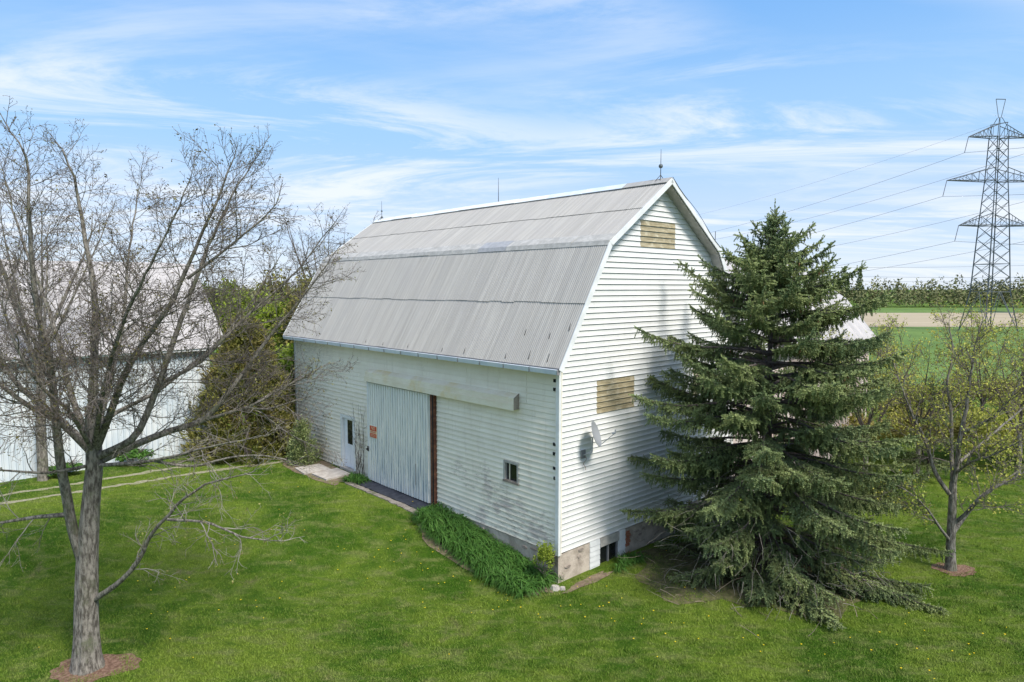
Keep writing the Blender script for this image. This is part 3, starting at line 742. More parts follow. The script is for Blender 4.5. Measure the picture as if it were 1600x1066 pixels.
# signs, slabs, skirt (world-placed things attached to or lying by the barn)
SG = bpy.data.objects.new('warning_sign', None); C.objects.link(SG); SG.location = (*bw(-.082, 10.24), 2.08); SG.rotation_euler = (0, 0, math.pi / 2 - YAW - math.pi / 2)
tag(SG, 'red and cream no trespassing sign on the ribbed white sliding door', 'sign')
m = MB(); m.box(-.26, .26, -.006, .012, -.24, .24); m.build('sign_plate', M['signw'], SG)
m = MB(); m.box(-.25, .25, -.010, -.0062, .04, .23); m.build('red_band', M['red'], SG)
m = MB(); m.box(-.25, .25, -.010, -.0062, -.23, -.07); m.build('red_band', M['red'], SG)
def text(s, size, x, z, mat, parent, y=-.0125, name='lettering'):
    cu = bpy.data.curves.new(name, 'FONT'); cu.body = s; cu.size = size; cu.align_x = 'CENTER'; cu.align_y = 'CENTER'; cu.extrude = .0012
    cu.materials.append(mat); tmp = bpy.data.objects.new(name, cu); C.objects.link(tmp); bpy.context.view_layer.update()
    me = bpy.data.meshes.new_from_object(tmp.evaluated_get(bpy.context.evaluated_depsgraph_get())); C.objects.unlink(tmp); bpy.data.objects.remove(tmp)
    o = bpy.data.objects.new(name, me); link(o, parent); o.location = (x, y, z); o.rotation_euler = (math.pi / 2, 0, 0); return o
text('NO', .19, 0, .135, M['signw'], SG); text('TRESPASSING', .073, 0, -.015, M['red'], SG)
text('VIOLATORS WILL', .05, 0, -.12, M['signw'], SG); text('BE PROSECUTED', .05, 0, -.18, M['signw'], SG)

def slab(name, b0, b1, a0, a1, z0, z1, mat, label, cat, jag=.02, rz=0, z1b=None):
    m = MB(); q = [(b0, a0), (b1, a0), (b1, a1), (b0, a1)]; q = [(x + random.uniform(-jag, jag), y + random.uniform(-jag, jag)) for x, y in q]
    cx, cy = (b0 + b1) / 2, (a0 + a1) / 2
    m.prism([(x - cx, y - cy, z0 - z1) for x, y in q], [(x - cx, y - cy, (0 if z1b is None or x > cx else z1b - z1)) for x, y in q])
    o = m.build(name, mat); o.location = (*bw(cx, cy), z1); o.rotation_euler = (0, 0, math.pi / 2 - YAW + rz); return tag(o, label, cat)
def terr_strip(name, b_in, b_out, a0, a1, zin, lift, mat, label, cat, n=24, wob=.0, thick=.12):
    m = MB(); rows = []
    for i in range(n + 1):
        a = a0 + (a1 - a0) * i / n; bi = b_in + random.uniform(-wob, wob); bo = b_out + random.uniform(-wob, wob)
        xo, yo = bw(bo, a); xi, yi = bw(bi, a); zo = H(xo, yo) + lift; zi = (H(xi, yi) + lift) if zin is None else zin
        rows.append([(xi, yi, zi), (xo, yo, zo), (xo, yo, zo - thick), (xi, yi, zi - thick)])
    o0 = rows[0][0]
    rows = [[(p[0] - o0[0], p[1] - o0[1], p[2]) for p in r] for r in rows]
    for r, q in zip(rows[:-1], rows[1:]): m.prism(r, q)
    o = m.build(name, mat); o.location = (o0[0], o0[1], 0); return tag(o, label, cat)
terr_strip('rubber_skirt', .03, -.62, 6.35, 10.75, -.005, .035, M['rubber'], 'black sheet sloping from the foot of the sliding door', 'sheet', 24, .004, .03)
terr_strip('concrete_kerb', -.66, -.90, 5.9, 11.4, None, .03, M['kerb'], 'cracked concrete kerb beyond the black sheet at the sliding door', 'kerb', 30, .035)
slab('paving_slab', -1.35, -.15, 12.0, 13.2, -.3, .0, M['concrete'], 'paving slab right in front of the small white door', 'slab', .05, .03)
slab('paving_slab', -1.55, -.35, 13.35, 14.55, -.3, -.005, M['concrete'], 'paving slab left of the small door, nearer the cedar', 'slab', .05, -.05)

# satellite dish on the gable
DS = empty('satellite_dish', (0, 0, 0)); DS.location = (*bw(1.12, .05), 2.85); DS.rotation_euler = (0, 0, math.pi / 2 - YAW)
tag(DS, 'grey satellite dish on an arm fixed to the gable siding', 'satellite dish')
m = MB(); m.box(-.09, .09, -.03, .0, -.12, .14); m.build('mount_plate', M['grey'], DS)
m = MB(); m.bar((0, -.02, -.02), (.04, -.32, .12), .022, 8); m.bar((.04, -.32, .12), (.04, -.34, .56), .022, 8); m.build('mast', M['dish'], DS)
dn = Vector((.45, -.86, .30)).normalized(); dc = Vector((.10, -.36, .66)); du = dn.cross(Vector((0, 1, 0))).normalized(); dv = dn.cross(du)
m = MB(); NR, NT = 5, 24
def dpt(r, t, off=0): return dc + du * (r * .42 * math.cos(t)) + dv * (r * .36 * math.sin(t)) + dn * (.07 * r * r + off)
for i in range(NR):
    for j in range(NT):
        r0, r1 = i / NR, (i + 1) / NR; t0, t1 = 2 * math.pi * j / NT, 2 * math.pi * (j + 1) / NT
        pts = [dpt(r0, t0), dpt(r1, t0), dpt(r1, t1), dpt(r0, t1)] if i else [dpt(0, 0), dpt(r1, t0), dpt(r1, t1)]
        m.face(pts); m.face([p - dn * .012 for p in reversed(pts)])
        if i == NR - 1: m.face([dpt(1, t0), dpt(1, t0, -.012), dpt(1, t1, -.012), dpt(1, t1)])
m.build('reflector', M['dish'], DS, True)
m = MB(); e = dc + dn * .62 - du * .12 * (1 if du.z > 0 else -1); st = dpt(1, math.pi if du.z > 0 else 0)
m.bar(st, e, .012, 6); m.build('feed_arm', M['dish'], DS)
m = MB(); m.bar(e, e - dn * .10, .032, 8, .026); m.bar(e, e + Vector((0, 0, .10)), .022, 6); m.build('receiver', M['dish'], DS)
m = MB(); pr = None
for i in range(8):
    pt = (.02 + .05 * math.sin(i * 1.3), -.06 - .03 * math.sin(i), -.05 - i * .06)
    if pr: m.bar(pr, pt, .007, 4)
    pr = pt
m.build('cable', M['rust'], DS)

# ------------------------------------------------------------------ rear wing behind the spruce
WG = empty('rear_barn', (C0[0], C0[1], 0), math.pi / 2 - YAW)
tag(WG, 'pinkish white rear barn with pale metal roof half hidden behind the spruce', 'barn')
wb0, wb1 = 10.15, 25.6; we, wk, wr = 5.3, 7.25, 9.35; wd = 9.0; wo_ = .55
pro = [(wo_, we), (wo_ + 1.5, wk), (wo_ + wd / 2, wr), (wo_ + wd - 1.5, wk), (wo_ + wd, we)]
m = MB(); m.prism([(wb0, y, z) for y, z in [(wo_ + .05, -1.5)] + [(y, z - .03) for y, z in pro] + [(wo_ + wd - .05, -1.5)]], [(wb1, y, z) for y, z in [(wo_ + .05, -1.5)] + [(y, z - .03) for y, z in pro] + [(wo_ + wd - .05, -1.5)]])
m.build('wall', M['pinkwall'], WG)
npl = 52; pwid = (wb1 - wb0) / npl
for k in range(npl):
    m = MB(); e = random.uniform(.0, .012); m.box(wb0 + k * pwid + .008, wb0 + (k + 1) * pwid - .008, wo_ + .01 - e, wo_ + .045, -1.2, we - .12); m.build('wall_board', M['pinkwall'], WG)
for k in range(18):
    ww = (wb1 + .3 - wb0) / 18; x0 = wb0 + k * ww
    for (ya, za), (yb, zb) in (((pro[0][0] - .35, pro[0][1] - .30), (pro[1][0] - .02, pro[1][1] + .03)), ((pro[1][0] - .05, pro[1][1] + .0), pro[2])):
        L = math.hypot(yb - ya, zb - za); d = ((yb - ya) / L, (zb - za) / L); n2 = (-d[1], d[0]); m = MB()
        st = [(0, 0), (.04, .03), (.08, 0), (ww * .5, 0), (ww * .5 + .02, .015), (ww * .5 + .04, 0), (ww - .004, 0)]
        for (u0, h0), (u1, h1) in zip(st[:-1], st[1:]):
            m.face([(x0 + u0, ya + n2[0] * (h0 + .04), za + n2[1] * (h0 + .04)), (x0 + u1, ya + n2[0] * (h1 + .04), za + n2[1] * (h1 + .04)), (x0 + u1, yb + n2[0] * (h1 + .04), zb + n2[1] * (h1 + .04)), (x0 + u0, yb + n2[0] * (h0 + .04), zb + n2[1] * (h0 + .04))])
        m.build('roof_sheet', M['wroof'], WG)
m = MB()
for (ya, za), (yb, zb) in ((pro[2], pro[3]), (pro[3], pro[4])): m.face([(wb0, ya, za + .04), (wb0, yb, zb + .04), (wb1 + .3, yb, zb + .04), (wb1 + .3, ya, za + .04)])
m.build('roof_sheet', M['wroof'], WG)
m = MB(); m.box(wb0, wb1 + .3, pro[2][0] - .15, pro[2][0] + .15, pro[2][1] + .03, pro[2][1] + .09); m.build('ridge_cap', M['wroof'], WG)

# ------------------------------------------------------------------ left shed
LS = empty('metal_shed', (C0[0], C0[1], 0), math.pi / 2 - YAW)
tag(LS, 'pale blue white ribbed metal shed with whitish roof behind the bare tree', 'shed')
sa, sb0, sb1 = 20.6, -22.5, -2.95; se, sr, sdp = 5.25, 9.15, 9.0
m = MB(); pr5 = [(sa + .06, -.6), (sa + .06, se), (sa + sdp / 2, sr - .06), (sa + sdp, se), (sa + sdp, -.6)]
m.prism([(sb0, y, z) for y, z in pr5], [(sb1, y, z) for y, z in pr5]); m.build('wall', M['lwall'], LS)
nsh = 21; ws = (sb1 - sb0) / nsh
V = []; F = []; n = 0
prf = []
for i in range(4): prf += [(i * ws / 4, 0), (i * ws / 4 + .10, 0), (i * ws / 4 + .12, -.055), (i * ws / 4 + .17, -.055), (i * ws / 4 + .19, 0)]
prf.append((ws, 0))
for x, y in prf: V += [(x, y, -.45), (x, y, se - .25)]
for i in range(len(prf) - 1): a = 2 * i; F.append((a, a + 2, a + 3, a + 1))
wm = bpy.data.meshes.new('wall_sheet'); wm.from_pydata(V, [], F); wm.materials.append(M['lwall']); wm.update()
for k in range(nsh):
    o = link(bpy.data.objects.new('wall_sheet', wm), LS); o.location = (sb0 + k * ws, sa + .03 + (k % 2) * .003, 0)
L = math.hypot(sdp / 2 + .35, sr - se + .3); ey = ((sdp / 2 + .35) / L, (sr - se + .3) / L)
rmesh = corr_mesh('roof_sheet', ws + .005, L, 5, .02, M['wroof'])
for k in range(nsh + 1):
    o = link(bpy.data.objects.new('roof_sheet', rmesh), LS)
    ny, nz = -ey[1], ey[0]; j = random.uniform(-.02, .02)
    o.matrix_local = Matrix(((1, 0, 0, sb0 + (k - .5) * ws + .3), (0, ey[0], ny, sa - .35 + ny * .05 + j), (0, ey[1], nz, se - .30 + nz * .05 + j), (0, 0, 0, 1)))
m = MB(); m.face([(sb0, sa + sdp / 2, sr), (sb1 + .3, sa + sdp / 2, sr), (sb1 + .3, sa + sdp + .3, se - .26), (sb0, sa + sdp + .3, se - .26)]); m.build('roof_sheet', M['wroof'], LS)
m = MB(); m.box(sb0, sb1 + .2, sa - .32, sa - .25, se - .36, se - .22); m.build('fascia', M['white'], LS)
m = MB(); m.box(sb0, sb1 + .1, sa - .02, sa + .025, se - .62, se - .28); m.build('eave_trim', M['grey'], LS)

# ------------------------------------------------------------------ tree machinery
def resample(pts, step):
    P = np.array(pts, float); out = [P[0]]
    # Catmull-Rom through the joints
    for i in range(len(P) - 1):
        p0 = P[max(i - 1, 0)]; p1 = P[i]; p2 = P[i + 1]; p3 = P[min(i + 2, len(P) - 1)]
        n = max(2, int(np.linalg.norm(p2 - p1) / step))
        for k in range(1, n + 1):
            t = k / n; out.append(.5 * ((2 * p1) + (-p0 + p2) * t + (2 * p0 - 5 * p1 + 4 * p2 - p3) * t * t + (-p0 + 3 * p1 - 3 * p2 + p3) * t ** 3))
    return np.array(out)
def shoot_path(p, d, L, n, wob, trop):
    P = [p]; d = d / np.linalg.norm(d); s = L / n
    for i in range(n):
        d = d + R.normal(0, wob, 3) + np.array([0, 0, trop]) * s; d = d / np.linalg.norm(d); P.append(P[-1] + d * s)
    return np.array(P)
def side_dir(d, ang, out=None):
    r = R.normal(size=3); r -= r @ d * d; r /= np.linalg.norm(r)
    if out is not None: r = r + out * .5; r -= r @ d * d; r /= np.linalg.norm(r) + 1e-9
    return d * math.cos(ang) + r * math.sin(ang)
def grow(pts, r0, r1, cfg, lst, tips, start=.2, centre=None):
    """branch all over a limb; lst collects tubes per level, tips collects (pos, dir)"""
    P = resample(pts, .25); wig = np.cumsum(R.normal(0, .020, P.shape), 0); P = P + wig * np.linspace(0, 1, len(P))[:, None]
    lst[0].append((P, r0, r1, 8))
    seg = np.linalg.norm(np.diff(P, axis=0), axis=1); cum = np.concatenate([[0], np.cumsum(seg)]); tot = cum[-1]
    def at(Q, cumQ, s): 
        i = min(max(np.searchsorted(cumQ, s) - 1, 0), len(Q) - 2); f = (s - cumQ[i]) / max(cumQ[i + 1] - cumQ[i], 1e-6); d = Q[i + 1] - Q[i]; return Q[i] + d * f, d / (np.linalg.norm(d) + 1e-9)
    def rec(level, p, d, L, r):
        c = cfg[level]; n = c['n']; Q = shoot_path(p, d, L, n, c['wob'], c['trop'] * R.uniform(.3, 1.4))
        lst[level].append((Q, r, r * c.get('taper', .35), c['sides']))
        cq = np.linspace(0, L, n + 1)
        if level + 1 < len(cfg):
            c2 = cfg[level + 1]; s = L * R.uniform(.15, .3)
            while s < L * .98:
                q, dd = at(Q, cq, s); f = s / L
                L2 = R.uniform(*c2['len']) * (1.15 - .65 * f) * min(1, L / c['len'][1] + .35)
                rec(level + 1, q, side_dir(dd, R.uniform(*c2['ang'])), L2, c2['r'] * (r / c['r']) ** .5)
                s += c2['gap'] * R.uniform(.6, 1.4)
        tips.append((Q[-1], Q[-1] - Q[-2], level))
    c1 = cfg[1]; s = tot * start
    while s < tot:
        p, d = at(P, cum, s); f = s / tot
        out = None
        if centre is not None: o = p - centre; o[2] *= .3; out = o / (np.linalg.norm(o) + 1e-6)
        rec(1, p, side_dir(d, R.uniform(*c1['ang']), out), R.uniform(*c1['len']) * (1.2 - .68 * f), c1['r'] * (1.1 - .55 * f))
        s += c1['gap'] * R.uniform(.6, 1.4)
    rec(1, P[-1], P[-1] - P[-2], R.uniform(*c1['len']) * .45, r1)
def wood(lst, mats_idx):
    out = []
    for lv, tb in enumerate(lst):
        if tb: V, F = tubes(tb); out.append((V, F, mats_idx[lv], 0.))
    return out
def buds(tips, size, per, spread, prob=1., midx=0, minlev=2):
    T = [t for t in tips if t[2] >= minlev and R.random() < prob]
    if not T: return []
    P = np.array([t[0] for t in T]); P = np.repeat(P, per, 0) + R.normal(0, spread, (len(P) * per, 3))
    V, F = leaves(P, size); return [(V, F, midx, np.repeat(R.random(len(P)), 4))]

# ------------------------------------------------------------------ big bare tree, left
LIMBS = {
'a':[(0.03, 0.0, 2.46), (-0.11, -0.1, 3.33), (-0.12, -0.2, 4.03), (-0.06, -0.4, 4.82), (0.1, -0.7, 6.02), (0.27, -1.0, 7.3), (0.41, -1.4, 8.64), (0.58, -1.8, 10.13), (0.64, -1.9, 11.33), (0.61, -2.0, 12.2)],
'b':[(0.4, 0.0, 5.22), (0.32, 0.2, 6.43), (0.31, 0.4, 7.58), (0.32, 0.5, 8.9), (0.18, 0.6, 10.36), (0.07, 0.6, 11.65), (-0.03, 0.5, 12.6)],
'c':[(0.38, 0.0, 5.12), (-0.3, 0.5, 6.08), (-0.66, 0.8, 6.94), (-1.01, 1.1, 8.13), (-1.44, 1.4, 9.67), (-1.75, 1.6, 11.07), (-1.93, 1.8, 12.3)],
'd':[(0.44, 0.0, 5.12), (1.17, -0.6, 6.14), (1.55, -0.9, 6.88), (2.04, -1.2, 7.72), (2.64, -1.5, 8.64), (2.94, -1.6, 9.53), (3.32, -1.8, 10.74), (3.6, -1.9, 11.7)],
'e':[(0.46, 0.0, 4.97), (1.42, -0.3, 5.44), (1.75, -0.3, 6.01), (1.92, -0.2, 6.78), (2.12, 0.0, 7.9), (2.32, 0.1, 9.04), (2.54, 0.2, 10.18), (2.87, 0.2, 11.44), (3.1, 0.3, 12.2)],
'f':[(0.46, 0.0, 4.85), (0.99, 0.3, 5.1), (1.77, 0.6, 5.42), (2.51, 0.9, 5.66), (2.98, 1.0, 6.3), (3.23, 1.1, 6.83), (3.72, 1.1, 7.83), (4.33, 1.2, 9.05), (4.6, 1.2, 9.8)],
'g':[(2.51, 0.9, 5.66), (3.48, 0.8, 6.02), (4.29, 0.7, 6.65), (5.0, 0.7, 7.2)],
'h':[(0.21, 0.0, 1.62), (1.12, -0.4, 2.26), (1.61, -0.6, 2.79), (2.03, -0.8, 3.41), (2.53, -1.0, 3.88), (3.16, -1.2, 4.43), (3.81, -1.3, 4.67), (4.59, -1.4, 4.80)],
'i':[(2.53, -1.0, 3.88), (3.52, -1.3, 3.88), (4.19, -1.5, 3.63), (5.02, -1.6, 3.56)],
'j':[(-0.16, -0.15, 3.69), (-0.73, -0.3, 3.7), (-1.36, -0.6, 3.7), (-1.94, -0.9, 3.87)],
'u':[(3.48, .8, 6.02), (4.2, .3, 6.1), (4.9, .1, 6.35)],
'v':[(2.17, -.8, 5.1), (3.0, -.7, 4.95), (4.0, -.7, 5.2), (5.0, -.8, 5.15)],
'k':[(0.32, 0.0, 5.07), (0.02, -0.5, 5.87), (-0.22, -1.0, 6.36), (-0.62, -1.3, 6.94), (-1.19, -1.5, 7.75), (-1.54, -1.6, 8.9)],
'l':[(0.33, 0.0, 5.22), (-1.01, 0.5, 6.08), (-1.94, 0.9, 6.77), (-2.62, 1.2, 8.13), (-3.04, 1.3, 9.97), (-3.3, 1.4, 11.6)],
'm':[(0.36, 0.1, 5.27), (-0.11, 1.5, 6.53), (-0.25, 2.4, 8.07), (-0.33, 3.0, 10.08), (-0.19, 3.4, 12.2)],
'n':[(0.48, -0.1, 5.24), (1.47, -1.3, 6.94), (2.28, -2.2, 8.54), (2.99, -2.8, 9.81), (3.34, -3.0, 11.0)],
'o':[(1.92, -0.2, 6.78), (2.46, 0.5, 7.28), (2.98, 0.9, 8.14), (3.57, 1.2, 9.05), (4.09, 1.3, 9.97), (4.4, 1.3, 10.8)],
'p':[(2.94, -1.6, 9.4), (3.68, -1.7, 10.14), (4.33, -1.7, 10.88)],
'q':[(0.45, 0.0, 4.78), (2.17, -0.8, 5.1), (3.56, -1.4, 5.57), (4.77, -1.8, 5.86)],
'r':[(0.31, 0.0, 4.78), (-0.03, -1.0, 4.88), (-0.58, -1.5, 5.1), (-0.96, -2.0, 5.01)],
's':[(0.31, 0.1, 4.97), (0.03, 1.2, 5.63), (0.61, 2.2, 6.1), (1.51, 2.8, 7.03), (2.5, 3.0, 8.39), (3.01, 3.1, 9.75)],
't':[(0.42, -0.1, 5.17), (0.72, -1.2, 6.26), (0.67, -2.0, 7.04), (0.56, -2.6, 8.08), (0.44, -2.8, 9.24)]}
LR = dict(a=.17, b=.17, c=.12, d=.13, e=.13, f=.13, g=.07, h=.10, i=.05, j=.085, k=.10, l=.11, m=.11, n=.09, o=.07, p=.05, q=.07, r=.06, s=.09, t=.08, u=.05, v=.05, w=.06)
T1 = empty('bare_tree', (TX, TY, H(TX, TY)))
tag(T1, 'big bare grey tree with dense twigs standing nearest the camera at left', 'tree')
def trunk_mesh(pts, r0, r1, flare, parent, mat, sides=14, ridges=.05):
    P = resample(pts, .18); n = len(P); V = []; F = []
    ph = R.uniform(0, 6.28, 3)
    for i, p in enumerate(P):
        f = i / (n - 1); r = r0 * (1 - f) + r1 * f + flare * math.exp(-(p[2] - P[0][2]) / .28)
        for k in range(sides):
            t = 2 * math.pi * k / sides
            rr = r * (1 + ridges * math.sin(5 * t + ph[0] + p[2] * .5) + ridges * .6 * math.sin(9 * t + ph[1] - p[2] * .7) + ridges * .55 * math.sin(17 * t + 2.5 * math.sin(p[2] * 2.1 + ph[2])) + R.normal(0, ridges * .18)); V.append((p[0] + rr * math.cos(t), p[1] + rr * math.sin(t), p[2]))
    for i in range(n - 1):
        for k in range(sides): F.append((i * sides + k, i * sides + (k + 1) % sides, (i + 1) * sides + (k + 1) % sides, (i + 1) * sides + k))
    me = bpy.data.meshes.new('trunk'); me.from_pydata(V, [], F); me.materials.append(mat); me.polygons.foreach_set('use_smooth', [True] * len(F)); me.update()
    return link(bpy.data.objects.new('trunk', me), parent)
trunk_mesh([(0.0, 0.0, -0.25), (0.02, 0.0, 0.78), (0.11, 0.0, 2.31), (0.26, 0.0, 3.81), (0.38, 0.0, 4.7), (0.40, 0.0, 5.35), (.34, .1, 6.1)], .275, .14, .20, T1, M['bark'], 56, .045)
CF = [dict(), dict(len=(.9, 2.3), ang=(.5, 1.0), gap=.170, r=.015, n=7, wob=.13, trop=.16, sides=4, taper=.3),
      dict(len=(.35, 1.0), ang=(.5, 1.05), gap=.11, r=.0068, n=4, wob=.15, trop=.22, sides=3, taper=.45),
      dict(len=(.10, .34), ang=(.5, 1.1), gap=.09, r=.0042, n=2, wob=.15, trop=.3, sides=3, taper=.6)]
ctr = np.array([.3, 0, 5.5])
for k, pts in LIMBS.items():
    pts = [(p[0] * (1 + .05 * max(0, p[2] - 6)), p[1], p[2] if p[2] < 5.5 else 5.5 + (p[2] - 5.5) * .89) for p in pts]
    lst = [[], [], [], []]; tips = []; cfg = [dict(c) for c in CF]
    low = k in 'hijqrv'
    if low:
        cfg[1].update(trop=-.10, len=(.5, 1.3), gap=.34, wob=.17); cfg[2].update(trop=-.10, gap=.17); cfg[3].update(gap=.13)
    if k in 'pgi': cfg[1].update(len=(.7, 1.6))
    grow(pts, LR[k] * .70, max(.011, LR[k] * .11), cfg, lst, tips, .16 if k not in 'ah' else .28, ctr)
    pale = k in 'hij'
    parts = wood(lst, [0, 0 if not pale else 1, 1, 1])
    parts += buds(tips, .017, 1, .012, .9, 2, 3) + buds(tips, .026, 2, .03, .16 if not low else .35, 2, 3)
    nobj('limb', parts, [M['bark'] , M['twig_pale'] if low else M['twig'], M['bud'] if (low or k in 'qgrf') else M['bud_dark']], T1, False)
# a second, slimmer bare tree beyond it
def generic_tree(name, loc, trunk, r0, r1, limbs, cfg, mats, label, cat='tree', group=None, leaf=None, budp=None, flare=.05, barkm='bark', start=.2):
    t = empty(name, loc); tag(t, label, cat, group)
    trunk_mesh(trunk, r0, r1, flare, t, M[barkm], 12, .04)
    c = np.array(trunk[-1]) * np.array([1, 1, .7]); lst = [[], [], [], []]; tips = []
    for pts, rr in limbs: grow(pts, rr, max(.01, rr * .18), cfg, lst, tips, start, c)
    V, Fs, mi, tn = join(wood(lst, [0, 0, 1, 1]))
    link(bpy.data.objects.new('branches', npmesh('branches', V, Fs, [M[mats[0]], M[mats[1]]], mi, tn)), t)
    lp = []
    if budp: lp += buds(tips, *budp)
    if leaf: lp += leaf(tips)
    if lp:
        V, Fs, mi, tn = join(lp); o = link(bpy.data.objects.new('foliage' if leaf or mats[2] != 'bud_dark' else 'buds', npmesh('foliage', V, Fs, [M[mats[2]]], np.zeros(len(mi)), tn)), t); o['kind'] = 'stuff'
    return t
def fan(base, n, spread, length, up, rr, seed):
    rg = np.random.default_rng(seed); out = []
    for i in range(n):
        az = i * 6.283 / n + rg.uniform(-.4, .4); sp = spread * rg.uniform(.5, 1.1); L = length * rg.uniform(.8, 1.1); b = np.array(base) - np.array([0, 0, rg.uniform(0, .28) * base[2]])
        d = np.array([math.cos(az) * sp, math.sin(az) * sp, 0])
        pts = [b, b + d * .22 + np.array([0, 0, .16 * up * L]), b + d * .55 + np.array([0, 0, .48 * up * L]), b + d * .85 + np.array([0, 0, .78 * up * L]), b + d + np.array([0, 0, up * L])]
        out.append(([tuple(p) for p in pts], rr * rg.uniform(.7, 1.1)))
    return out
CFM = [dict(), dict(len=(.9, 2.2), ang=(.45, .95), gap=.40, r=.022, n=5, wob=.13, trop=.2, sides=3, taper=.3),
       dict(len=(.35, .9), ang=(.5, 1.0), gap=.20, r=.010, n=3, wob=.15, trop=.2, sides=3, taper=.5),
       dict(len=(.14, .4), ang=(.5, 1.1), gap=.17, r=.006, n=2, wob=.15, trop=.3, sides=3, taper=.6)]
x, y = -19.4, 27.0
generic_tree('bare_tree', (x, y, H(x, y)), [(0, 0, -.2), (.02, 0, 2), (.1, .05, 4.2), (.12, 0, 5.6)], .20, .15, fan((.12, 0, 5.6), 7, 3.0, 6.6, 1.0, .09, 5), CFM, ('bark', 'twig', 'bud_dark'),
             'slim pale trunked bare tree in front of the left shed', budp=(.02, 1, .02, .6))
x, y = -25.5, 29.0
generic_tree('bare_tree', (x, y, H(x, y)), [(0, 0, -.2), (.1, 0, 2), (.05, .05, 3.6)], .24, .18, fan((.05, 0, 3.6), 7, 4.2, 7.4, 1.0, .10, 15), CFM, ('bark', 'twig', 'bud_dark'),
             'bare tree by the left shed at the very left edge of the picture', budp=(.02, 1, .02, .6))
x, y = -16.5, 58.0
generic_tree('bare_tree', (x, y, H(x, y)), [(0, 0, -.3), (.1, 0, 3), (.05, .05, 6)], .28, .2, fan((.05, 0, 6), 7, 4.6, 8.4, 1.0, .13, 25), CFM, ('bark_dark', 'twig', 'bud_dark'),
             'distant bare tree showing above the far end of the barn roof', budp=(.03, 1, .02, .5))

# ------------------------------------------------------------------ budding tree at the right
RL = [([(-0.02, 0.0, 0.89), (-0.5, -0.2, 1.38), (-1.05, -0.4, 2.06), (-1.53, -0.5, 2.49), (-2.19, -0.6, 2.82)], .05),
([(-0.15, 0.0, 2.43), (-0.53, 0.2, 3.08), (-0.76, 0.4, 4.06), (-1.14, 0.5, 4.86), (-1.64, 0.6, 6.07), (-1.95, 0.7, 6.9)], .07),
([(-0.06, 0.0, 2.74), (-0.08, -0.2, 3.6), (-0.08, -0.3, 4.42), (0.1, -0.3, 5.41), (0.13, -0.4, 6.2), (0.23, -0.4, 7.17), (0.4, -0.4, 7.9)], .085),
([(-0.06, 0.0, 2.63), (0.1, 0.4, 3.85), (0.22, 0.7, 5.03), (0.12, 0.8, 5.84), (0.27, 0.9, 6.85), (0.17, 1.0, 7.7)], .07),
([(0.01, 0.0, 1.47), (0.2, -0.3, 1.92), (0.35, -0.6, 2.42), (0.67, -0.8, 2.82), (1.27, -1.1, 3.36), (1.99, -1.3, 4.27)], .06),
([(0.0, 0.0, 1.2), (.5, .15, 1.75), (1.1, .3, 2.3), (1.9, .4, 2.75), (2.7, .5, 3.3)], .085),
([(-0.06, -0.2, 3.5), (1.16, 0.4, 4.06), (2.15, 0.7, 4.82), (3.0, 0.9, 5.6)], .055),
([(-0.06, 0.0, 3.04), (-0.19, -1.0, 3.71), (-0.04, -1.8, 4.11), (0.36, -2.4, 4.71)], .045),
([(-0.08, -0.3, 4.42), (0.56, -0.9, 5.13), (1.02, -1.2, 6.13), (1.5, -1.3, 7.0)], .045)]
CFR = [dict(), dict(len=(.7, 1.7), ang=(.5, 1.0), gap=.22, r=.018, n=5, wob=.14, trop=.2, sides=3, taper=.3),
       dict(len=(.25, .7), ang=(.5, 1.0), gap=.15, r=.010, n=3, wob=.15, trop=.2, sides=3, taper=.5),
       dict(len=(.10, .28), ang=(.5, 1.1), gap=.14, r=.007, n=2, wob=.15, trop=.3, sides=3, taper=.6)]
generic_tree('young_tree', (RX, RY, H(RX, RY)), [(0.01, 0.0, -0.15), (-0.04, 0.0, 0.89), (-0.04, 0.0, 1.92), (-0.06, 0.0, 2.80)], .145, .10, RL, CFR, ('bark', 'twig', 'yleaf'),
             'young tree with yellow green buds standing on a mulch patch at right', budp=(.042, 3, .07, .8, 0, 2), flare=.07)
for x, y, hh, sp, sd_, lab in ((15.9, 29.5, 7.2, 2.0, 31, 'thin open crowned tree just right of the spruce, crown dotted yellow'), (19.2, 31.0, 7.0, 2.4, 32, 'thin budding tree behind the young tree, before the far field'),
                           (23.6, 30.5, 7.4, 2.6, 33, 'yellow budded tree at the right edge below the pylon'), (27.5, 38.5, 7.4, 2.6, 34, 'farther yellowish tree at the right edge near the bushes')):
    generic_tree('budding_tree', (x, y, H(x, y)), [(0, 0, -.2), (.05, 0, 1.2), (0, .05, 2.4)], .12, .09, fan((0, 0, 2.4), 6, sp, hh - 2.2, 1.0, .055, sd_), CFR, ('bark_dark', 'twig', 'yleaf'), lab, 'tree', 'thin trees in first leaf at the right',
                 budp=(.050, 2, .10, .8, 0, 2))

# ------------------------------------------------------------------ leafy bushes, cedar, green trees
def crown_pts(n, cen, rx, ry, rz, lumps, seed, shell=.55, cone=0):
    rg = np.random.default_rng(seed)
    D = rg.normal(size=(lumps, 3)); D /= np.linalg.norm(D, axis=1, keepdims=True); D[:, 2] = np.abs(D[:, 2]) * 1.0 - .35
    rr = rg.uniform(.45, .95, lumps); Cn = D * rr[:, None]; sz = rg.uniform(.16, .36, lumps)
    i = rg.integers(0, lumps, n); q = rg.normal(size=(n, 3)); q /= np.linalg.norm(q, axis=1, keepdims=True); q *= (rg.random((n, 1)) ** shell)
    P = Cn[i] + q * sz[i][:, None]
    if cone: k = np.clip(1 - cone * (P[:, 2] + 1) / 2, .06, 1.1); P[:, 0] *= k; P[:, 1] *= k
    tone = np.clip(rg.normal(.35, .2, n) + .35 * rg.random(lumps)[i], 0, 1)
    return np.array(cen) + P * np.array([rx, ry, rz]), tone
